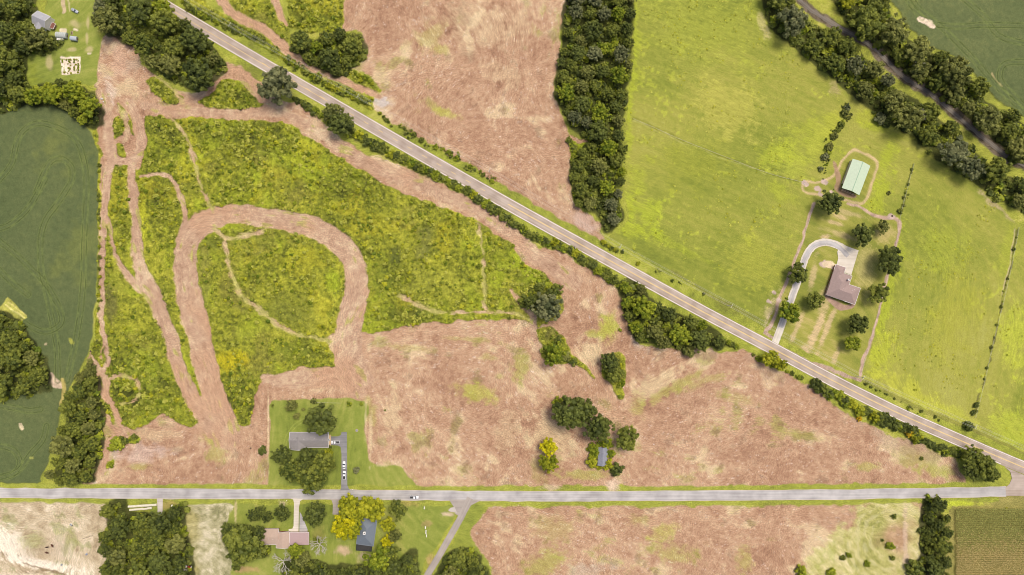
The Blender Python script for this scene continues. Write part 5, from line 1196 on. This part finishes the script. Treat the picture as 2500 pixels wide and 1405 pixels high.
# farmhouse, two storeys, seen from its lower right side
FG = mat_roof('farm_grey_roof', lin(166,164,166), 0.12)
house('farmhouse', 91.5, 27, 24, [(0,34*k,0,32*k,'gu',0.62),(8*k,26*k,10*k,44*k,'gv',0.6)], 0.6, 5.2, FG, WALLW, 'white two-storey farmhouse with grey roofs at the top left', trim=WHITE, vents=[(20*k,8*k,.15)], inset=0.25)
house('farmhouse_deck', 127, 55, 24, [(0,9*k,0,14*k,'flat')], 0, 2.4, mat_plain('rust_roof', lin(128,84,72)), mat_plain('deck_wood', lin(150,120,96)), 'small rust-red porch roof on the right side of the farmhouse', cell=0.6, cat='porch', windows=False)
# round-backed sheds: curved roof on low walls with a door
def barrel_shed(px, py, ang, L, W, mat, label, lean=False):
    x, y, _ = at(px, py, 1.8); t = empty('garden_shed', (x, y, 0), -math.radians(ang)); tag(t, label, 'shed')
    MB().box(-L/2+.1, L/2-.1, -W/2+.1, W/2-.1, -0.1, 1.7).build('wall', METALG, t)
    rings = [[(xx, W/2*math.cos(a), 1.65+W*0.34*math.sin(a)) for a in [math.pi*i/8 for i in range(9)]]+[(xx, -W/2, 1.55), (xx, W/2, 1.55)] for xx in np.linspace(-L/2, L/2, 7)]
    rf = MB().loft(rings).build('roof', mat, t)
    m = MB()
    for xx in np.linspace(-L/2+0.3, L/2-0.3, 6): m.loft([[(xx+e, (W/2+.03)*math.cos(a), 1.65+(W*0.34+.04)*math.sin(a)) for a in [math.pi*i/8 for i in range(9)]] for e in (-.04, .04)], False)
    m.build('roof_rib', WHITE, rf)
    MB().box(L/2-.14, L/2-.05, -0.55, 0.55, 0.0, 1.6).build('door', DOORM, t)
    if lean: MB().box(-L/2+.3, L/2-2.2, -W/2-1.4, -W/2-.02, 1.25, 1.33).build('awning', WHITE, t)
    return t
barrel_shed(149.5, 86, 5, 6.9, 3.9, mat_plain('shed_roof_grey', lin(176,180,172), 0.5, 0.12, 1.5), 'larger grey round-topped shed on the farmhouse lawn', True)
barrel_shed(179.5, 94, 8, 4.2, 2.9, mat_plain('shed_roof_blue', lin(170,178,186), 0.5, 0.08, 1.5), 'smaller blue-grey round-topped shed right of the larger one')
t = empty('wooden_frame', at(176, 81)[:2]+(0,)); tag(t, 'small pale wooden garden frame above the blue-grey shed', 'frame')
MB().box(-0.7,0.7,-1.1,1.1,0,0.35).build('bed_box', mat_plain('raw_timber', lin(206,186,150)), t); MB().box(-0.55,0.55,-0.95,0.95,0.35,0.42).build('soil_fill', mat_plain('dark_soil', lin(110,96,70)), t)

# ------------------------------------------------------------------ vehicles
def paintm(name, c): return mat_plain(name, c, 0.3, 0.03, 1, spec=0.5)
PW = paintm('white_paint', lin(236,236,234)); PSV = paintm('silver_paint', lin(176,180,186)); RED = paintm('red_paint', lin(150,44,36)); LAMP = mat_plain('lamp_glass', lin(220,220,210), 0.2); TAIL = mat_plain('tail_glass', lin(150,30,24), 0.3); BEDM = mat_plain('truck_bed', lin(64,62,62), 0.8)
def vehicle(px, py, ang, kind, paint_, label, L=4.8, W=1.9):
    """front points along +x; ang in degrees clockwise on the photo from pointing right"""
    x, y, _ = at(px, py, 0.8); z0 = 0.2
    t = empty({'pickup':'pickup_truck','car':'parked_car'}[kind], (x, y, z0), -math.radians(ang)); tag(t, label, 'pickup' if kind == 'pickup' else 'car')
    h = L/2; w = W/2
    def ring(xx, ww, zb, zt): return [(xx, -ww*0.9, zb), (xx, -ww, zb+0.18), (xx, -ww, (zb+zt)/2+.1), (xx, -ww*0.86, zt), (xx, 0, zt+0.04), (xx, ww*0.86, zt), (xx, ww, (zb+zt)/2+.1), (xx, ww, zb+0.18), (xx, ww*0.9, zb)]
    if kind == 'car':
        MB().loft([ring(-h, w*0.84, .35, .82), ring(-h+.25, w*0.96, .28, .92), ring(-h+1.0, w, .25, .96), ring(0, w, .25, .95), ring(h-1.2, w, .25, .90), ring(h-.3, w*0.94, .28, .74), ring(h, w*0.78, .36, .60)]).build('body', paint_, t, True)
        g = [(-h+.7, .95, .70), (-h+1.35, 1.36, .62), (0.15, 1.42, .66), (h-1.55, .93, .74)]
    else:
        MB().loft([ring(-h, w*0.96, .45, 1.05), ring(-h+.1, w, .4, 1.08), ring(-.35, w, .4, 1.08), ring(h-1.3, w, .4, 1.08), ring(h-.2, w*0.95, .42, .98), ring(h, w*0.82, .5, .8)]).build('body', paint_, t, True)
        b = MB().box(-h+.12, -.62, -w+.22, w-.22, 1.0, 1.135).build('truck_bed', BEDM, t)
        m = MB(); m.box(-h+.02, -.55, -w+.04, -w+.2, 1.05, 1.2); m.box(-h+.02, -.55, w-.2, w-.04, 1.05, 1.2); m.box(-h+.0, -h+.12, -w+.205, w-.205, 1.05, 1.2); m.build('bed_rail', paint_, t)
        g = [(-.5, 1.08, .78), (-.38, 1.66, .70), (.85, 1.68, .70), (1.5, 1.08, .78)]
    # glasshouse, then the roof panel over it
    MB().loft([[(xx, -ww*W/1.6*.98, zz-.02 if i not in (0, 3) else zz-.06), (xx, ww*W/1.6*.98, zz-.02 if i not in (0, 3) else zz-.06), (xx, ww*W/1.6*.9, zz), (xx, -ww*W/1.6*.9, zz)] for i, (xx, zz, ww) in enumerate(g)], True)
    gl = MB(); q = []
    for xx, zz, ww in g: q.append((xx, ww*W/1.62, zz))
    base = [(g[0][0], .9 if kind == 'car' else 1.02), (g[3][0], .88 if kind == 'car' else 1.02)]
    zb = base[0][1]; vs = []
    for s_ in (-1, 1): vs += [(g[0][0], s_*w*.86, zb), (g[1][0], s_*w*.74, g[1][1]), (g[2][0], s_*w*.74, g[2][1]), (g[3][0], s_*w*.86, base[1][1])]
    gl.add(vs, [(0,1,2,3),(7,6,5,4),(0,4,5,1),(1,5,6,2),(2,6,7,3),(3,7,4,0)]); gl.build('windows', GLASS, t)
    MB().box(g[1][0]+.04, g[2][0]-.04, -w*.745, w*.745, g[1][1]-.03, max(g[1][1], g[2][1])+.035).build('roof_panel', paint_, t)
    for sx in (-h+.9, h-.95):
        for sy in (-1, 1):
            wh = MB().tube((sx, sy*(w-.22), .34), (sx, sy*(w+.01), .34), .34, .34, 14).build('wheel', BLACK, t); MB().tube((sx, sy*(w+.012), .34), (sx, sy*(w+.03), .34), .19, .19, 10).build('rim', METALG, wh)
    zf = .62 if kind == 'car' else .82
    for sy in (-1, 1):
        MB().box(h-.22, h-.02, sy*w*.68-.16, sy*w*.68+.16, zf-.08, zf+.08).build('headlight', LAMP, t); MB().box(-h-.01, -h+.1, sy*w*.72-.12, sy*w*.72+.12, zf, zf+.2).build('tail_light', TAIL, t)
        MB().box(g[3][0]-.35, g[3][0]-.18, sy*(w+.1)-.1, sy*(w+.1)+.1, 1.0, 1.14).build('mirror', BLACK if kind == 'pickup' else paint_, t)
    return t
vehicle(1011.3, 1214.6, 0, 'pickup', PW, 'white pickup driving along the county road near the side road', 5.7, 2.0)
vehicle(818.6, 1080.2, 180, 'pickup', PW, 'white pickup parked at the end of the grey ranch house', 5.6, 2.0)
vehicle(839.8, 1136, -90, 'car', PW, 'white car on the driveway, the upper of two in line', 4.9, 1.95)
vehicle(840.6, 1160.5, -90, 'pickup', PW, 'white vehicle with dark rear on the driveway, the lower of two', 5.5, 1.95)
vehicle(182.5, 26.5, 28, 'car', PSV, 'silver car parked on the grass by the farmhouse trees', 4.8, 1.9)
def tractor(px, py, ang, label):
    x, y, _ = at(px, py, 0.8); t = empty('red_tractor', (x, y, 0), -math.radians(ang)); tag(t, label, 'tractor')
    MB().loft([[(xx, -w_, z0), (xx, w_, z0), (xx, w_*.9, z1), (xx, -w_*.9, z1)] for xx, w_, z0, z1 in ((-0.2,.32,.7,1.3),(1.2,.32,.7,1.35),(1.9,.26,.75,1.15))]).build('bonnet', RED, t)
    MB().box(-1.3,-.3,-.45,.45,.7,1.05).build('chassis', BLACK, t); MB().box(-1.2,-.7,-.3,.3,1.05,1.5).build('seat', BLACK, t); MB().box(-1.4,-.1,-.75,.75,2.2,2.28).build('canopy', WHITE, t)
    for sx in (-1.3,-.2):
        for sy in (-.65,.65): MB().tube((sx,sy,1.0),(sx,sy,2.2),.035,.035,5).build('canopy_post', BLACK, t)
    for sx, rr in ((-.9,.75),(1.4,.42)):
        for sy in (-1,1): wh = MB().tube((sx,sy*.62,rr),(sx,sy*1.0,rr),rr,rr,14).build('wheel', BLACK, t); MB().tube((sx,sy*1.005,rr),(sx,sy*1.02,rr),rr*.5,rr*.5,10).build('rim', RED, wh)
    MB().box(1.95,2.3,-.8,.8,.3,.9).build('loader_bucket', WHITE, t)
tractor(459, 1383, 28, 'small red tractor with white canopy at the edge of the pale mown strip')

# ------------------------------------------------------------------ utility poles and wires
WOODP = mat_plain('pole_wood', lin(176,168,156), 0.9); WIREM = mat_plain('wire', lin(214,210,196), 0.6); INS = mat_plain('insulator', lin(220,220,214), 0.4)
poles = [(212,-148),(560,60),(873.5,234),(1194.6,415),(1515,602),(1787.6,747),(2109,923),(2384,1043),(2700,1180)]
PZ = 9.5
where = {1:'between the top dirt track and the highway',2:'in the scrub patch above the highway',3:'above the narrow hedge beside the brown field',4:'at the corner where the tree belt meets the meadow',5:'above the highway left of the brown house lot',6:'at the lower right corner of the brown house lot',7:'above the dark bush at the foot of the right meadow'}
tops = []
for i, (px, py) in enumerate(poles):
    x, y, _ = at(px, py, PZ); a, b = poles[max(0, i-1)], poles[min(len(poles)-1, i+1)]; ang = math.atan2(-(b[1]-a[1]), b[0]-a[0])
    tops.append((x, y, ang))
    if not 0 < i < 8: continue
    t = empty('utility_pole', (x, y, 0), ang); tag(t, 'wooden utility pole with crossarm '+where[i], 'utility pole', 'utility poles along the highway')
    MB().tube((0,0,-.3),(0,0,PZ+.3),.17,.12,8).build('post', WOODP, t); MB().box(-.09,.09,-1.6,1.6,PZ-.25,PZ-.07).build('crossarm', mat_plain('crossarm_wood', lin(206,200,190)), t)
    for yy in (-1.4,-.7,.7,1.4): MB().tube((0,yy,PZ-.07),(0,yy,PZ+.16),.07,.04,6).build('insulator', INS, t)
    if i in (4, 6): MB().tube((.32,0,PZ-2.2),(.32,0,PZ-1.2),.28,.28,10).build('transformer', METALG, t)
for j, off in enumerate((-1.4, -.7, .7, 1.4)):
    mb = MB()
    for (x0, y0, a0), (x1, y1, a1) in zip(tops[:-1], tops[1:]):
        p = Vector((x0-math.sin(a0)*off, y0+math.cos(a0)*off, PZ+.15)); q = Vector((x1-math.sin(a1)*off, y1+math.cos(a1)*off, PZ+.15)); last = p
        for s_ in range(1, 9):
            f = s_/8; nxt = p.lerp(q, f)+Vector((0, 0, -1.6*4*f*(1-f))); mb.tube(last, nxt, .033, .033, 4, False); last = nxt
    o = mb.build('power_wire', WIREM)
    tag(o, f'thin pale power wire above the highway, {["lowest","second lowest","second highest","highest"][j]} of four', 'wire', 'wires of the power line')
# ------------------------------------------------------------------ small things
def benches():
    for x, y, L, a, l in [(1035.9,1240.5,1.7,95,'white bench nearest the county road on the lawn right of the autumn trees'),(1038.6,1288.5,1.7,93,'top white bench of the line of three on the lawn'),
                       (1039.9,1299.5,2.3,93,'middle and longest white bench of the line of three'),(1041.2,1308.8,1.7,92,'bottom white bench of the line of three on the lawn')]:
        bx, by, _ = at(x, y, .4); t = empty('white_bench', (bx, by, 0), -math.radians(a)); tag(t, l, 'bench', 'white benches on the lawn')
        MB().box(-L/2,L/2,-.28,.28,.44,.52).build('seat', WHITE, t)
        for sx in (-L/2+.15, L/2-.15): MB().box(sx-.06,sx+.06,-.4,.4,0,.44).build('leg', WHITE, t)
benches()
def drum(px, py, r, h, mat, label, name='drum', cat='drum'):
    x, y, _ = at(px, py, h/2); t = empty(name, (x, y, 0)); tag(t, label, cat)
    MB().loft([[(rr*math.cos(2*math.pi*i/14), rr*math.sin(2*math.pi*i/14), z) for i in range(14)] for z, rr in ((0,r),(h*.3,r*1.03),(h*.6,r*1.03),(h,r))]).build('barrel', mat, t, False)
    MB().tube((0,0,h+.004),(0,0,h+.05),r*.9,r*.86,14).build('lid', METALG, t)
drum(173,1281,.65,.7,PW,'white tub in the pale pasture','water_tub','tub'); drum(175.6,1283.5,.42,.6,BLACK,'small black bucket beside the white tub','bucket','bucket')
drum(211,1354,.55,.9,mat_plain('blue_plastic', lin(110,140,190),.5),'blue barrel in the pale pasture near the wood','barrel','barrel'); drum(150.5,1379.5,.6,.6,METALG,'grey metal tub at the end of the sandy track','water_tub','tub')
drum(943,245,.35,.5,mat_plain('yellow_plastic', lin(232,206,80),.5),'yellow bucket at the edge of the brown field above the highway','bucket','bucket')
drum(871,1051.5,.95,.25,mat_plain('fire_ring', lin(206,168,118)),'round tan fire ring on the grey ranch house lawn','fire_ring','fire ring')
drum(803.2,1075,.75,.7,WHITE,'round white table on the patio of the grey ranch house','round_table','table')
def mailbox(px, py, l):
    x, y, _ = at(px, py, 1); t = empty('mailbox', (x, y, 0)); tag(t, l, 'mailbox'); MB().box(-.05,.05,-.05,.05,0,1).build('post', WOODP, t)
    MB().loft([[(.2*math.cos(a), yy, 1.15+.18*math.sin(a)) for a in [math.pi*i/6 for i in range(7)]]+[(-.2,yy,1),(.2,yy,1)] for yy in (-.3,.3)]).build('box', WHITE, t)
mailbox(861,1195.5,'white mailbox beside the driveway of the grey ranch house'); mailbox(700,1222.5,'white mailbox left of the concrete driveway')
# fallen branches
for x0, y0, x1, y1, l in [(203,1315.5,227,1307.5,'long fallen branch with a pale broken end in the pasture'),(217,1238,231,1230,'fallen branch at the top right of the pasture'),(2001,435,1998,470,None)]:
    if l is None: continue
    mb = MB(); a, b = Vector(at(x0, y0, 0))+Vector((0,0,.25)), Vector(at(x1, y1, 0))+Vector((0,0,.25)); mb.tube(a, b, .16, .1, 6); c = a.lerp(b, .6); mb.tube(c, c+Vector((1.2,.9,.2)), .07, .03, 5); c = a.lerp(b, .8); mb.tube(c, c+Vector((.9,-.8,.1)), .06, .03, 5)
    o = mb.build('fallen_branch', mat_plain('weathered_wood', lin(120,104,88))); tag(o, l, 'branch')
# cattle: one skinned body each
def cow(px, py, ang, coat, label):
    me = bpy.data.meshes.new('cow'); V_ = [(0,0,1.05),(.45,0,1.08),(.8,0,1.15),(1.1,0,1.35),(1.42,0,1.2),(1.62,0,1.05),(-.5,0,1.1),(-.85,0,1.12),(-1.02,0,.8),(-1.04,0,.45),
      (.5,.22,.75),(.52,.24,.4),(.55,.24,.02),(.5,-.22,.75),(.48,-.24,.4),(.45,-.24,.02),(-.7,.24,.75),(-.78,.25,.42),(-.72,.25,.02),(-.7,-.24,.75),(-.76,-.25,.42),(-.82,-.25,.02),(1.28,.2,1.36),(1.28,-.2,1.36)]
    E = [(0,1),(1,2),(2,3),(3,4),(4,5),(0,6),(6,7),(7,8),(8,9),(1,10),(10,11),(11,12),(1,13),(13,14),(14,15),(6,16),(16,17),(17,18),(6,19),(19,20),(20,21),(3,22),(3,23)]
    Rr = [.40,.37,.26,.18,.15,.10,.38,.27,.04,.06,.15,.09,.07,.15,.09,.07,.17,.09,.07,.17,.09,.07,.05,.05]
    me.from_pydata(V_, E, []); o = bpy.data.objects.new('cow', me); COL.objects.link(o); md = o.modifiers.new('skin', 'SKIN'); sv = me.skin_vertices[0].data
    for q, rr in zip(sv, Rr): q.radius = (rr, rr)
    sv[0].use_root = True; o.modifiers.new('sub', 'SUBSURF').levels = 1; me.materials.append(coat)
    x, y, _ = at(px, py, 1); o.location = (x, y, .05); o.rotation_euler = (0, 0, -math.radians(ang)); tag(o, label, 'cow', 'cows in the pale pasture'); o.modifiers['sub'].render_levels = 1
COAT = mat_plain('brown_coat', lin(92,58,44), .8, .25, 3); COAT2 = mat_plain('dark_coat', lin(64,44,36), .8, .25, 3)
cow(127,1332.5,50,COAT,'brown cow, the upper right of three in the pale pasture'); cow(114.5,1337,-10,COAT2,'dark brown cow, the upper left of three in the pale pasture'); cow(114,1350,15,COAT,'brown cow, the lowest of three in the pale pasture')
# garden plants
gp = [(168,146),(168,150),(171,153),(166,156),(172,160),(167,166),(171,168),(169,171),(167,174),(172,146),(181,146),(186,146),(181,152),(185,158),(181,162),(181,166),(181,171),(191,149),(191,156),(191,160),(191,164),(191,168),(191,172),(190,177),(162,146),(152,148),(152,152),(157,177),(165,179),(173,179),(151,163)]
for x, y in gp:
    col_ = 'left' if x < 160 else 'second' if x < 175 else 'third' if x < 188 else 'right'; row_ = 'upper' if y < 158 else 'lower'
    o = shrub(x, y, r3.uniform(1.7, 3.0), r3.choice(('lime','bright')), f'small vegetable plant in the {row_} part of the {col_} row of the sandy garden bed', 'vegetable plants in the garden bed'); o.name = 'garden_plant'; o['category'] = 'plant'
# short fences
def fence(pts, name, label, mat=WOODP, rail=True, h=1.2, step=4.0):
    P = catmull(pts, False, 6) if len(pts) > 2 else np.array(pts, float); W_ = [Vector(at(x, y)) for x, y in P]; t = empty(name, W_[0]); tag(t, label, 'fence'); o_ = W_[0]
    L = [0]; [L.append(L[-1]+(b-a).length) for a, b in zip(W_[:-1], W_[1:])]; n = min(95, int(L[-1]/step)); pm = None
    for i in range(n+1):
        s_ = L[-1]*i/n; j = max(0, min(len(L)-2, int(np.searchsorted(L, s_))-1)); f = (s_-L[j])/max(1e-6, L[j+1]-L[j]); p = W_[j].lerp(W_[j+1], f)-o_
        if pm is None: pm = MB().tube((0,0,-.2),(0,0,h),.06,.05,6).build('post', mat, t); pm.location = p
        else: c = pm.copy(); COL.objects.link(c); c.parent = t; c.location = p
    m = MB()
    for z in (h*.45, h*.9):
        for a, b in zip(W_[:-1], W_[1:]): m.tube(a-o_+Vector((0,0,z)), b-o_+Vector((0,0,z)), .025, .025, 4, False)
    m.build('wire_strand', WIREM, t)
fence([(1546,291),(1600,314),(1660,341),(1760,380),(1870,422),(1960,446)],'wire_fence','thin wire fence crossing the meadow from the tree belt towards the barn',step=5)
fence([(2486,556),(2470,640),(2450,730),(2425,830),(2398,950),(2380,1020)],'wire_fence','wire fence inside the hedge line of the right meadow',step=5)
fence([(2230,400),(2214,460),(2197,528),(2186,600),(2165,680),(2125,830),(2101,915)],'wire_fence','wire fence on the right edge of the brown house lot',step=5)
fence([(1986,494),(1968,560),(1925,680),(1882,790),(1868,808)],'wire_fence','wire fence on the left edge of the brown house lot',step=5)
fence([(776,983),(832,984)],'board_fence','short weathered fence at the back of the grey ranch house lawn',step=2,h=1.5)
# debris
def stone(x, y, r_, l, mat):
    v, f = ICO1; rr = np.random.RandomState(int(x*7+y)); vv = v*r_*(1+.2*rr.standard_normal((len(v),1)))*np.array((1,.8,.5)); me = npmesh('rock', vv, f, mat); o = bpy.data.objects.new('rock', me); COL.objects.link(o); o.location = at(x, y)[:2]+(r_*.3,); tag(o, l, 'rock')
RK = mat_plain('pale_rock', lin(206,200,190)); DK = mat_plain('dark_stump', lin(84,66,54))
for x, y, r_, l in [(249,242,1.0,'largest white rock at the left edge of the bare patch below the farmhouse lawn'),(253,249,.6,'small white rock below the largest one'),(264,235,.4,'small white rock right of the largest one'),(1596,1085,.5,'pale rock in the cut field right of the abandoned shed'),
   (1964.5,450,.5,'white rock on the stony pad left of the barn'),(2072,1152,.5,'upper pale rock in the lower right cut field'),(1440,775,.45,'pale rock on the bare slope right of the weedy tip')]: stone(x, y, r_, l, RK)
for x, y, r_, l in [(956,308,.9,'dark stump by the highway at the gap in the hedge'),(612,1095,.7,'dark stump left of the bush by the grey ranch house'),(222,858,.9,'dark stump at the top end of the small dirt path'),(2178,528,.9,'dark brush pile stump at the corner of the brown house lot'),(2035,463,.5,'dark round stump between the barn and the dark lot tree')]: stone(x, y, r_, l, DK)
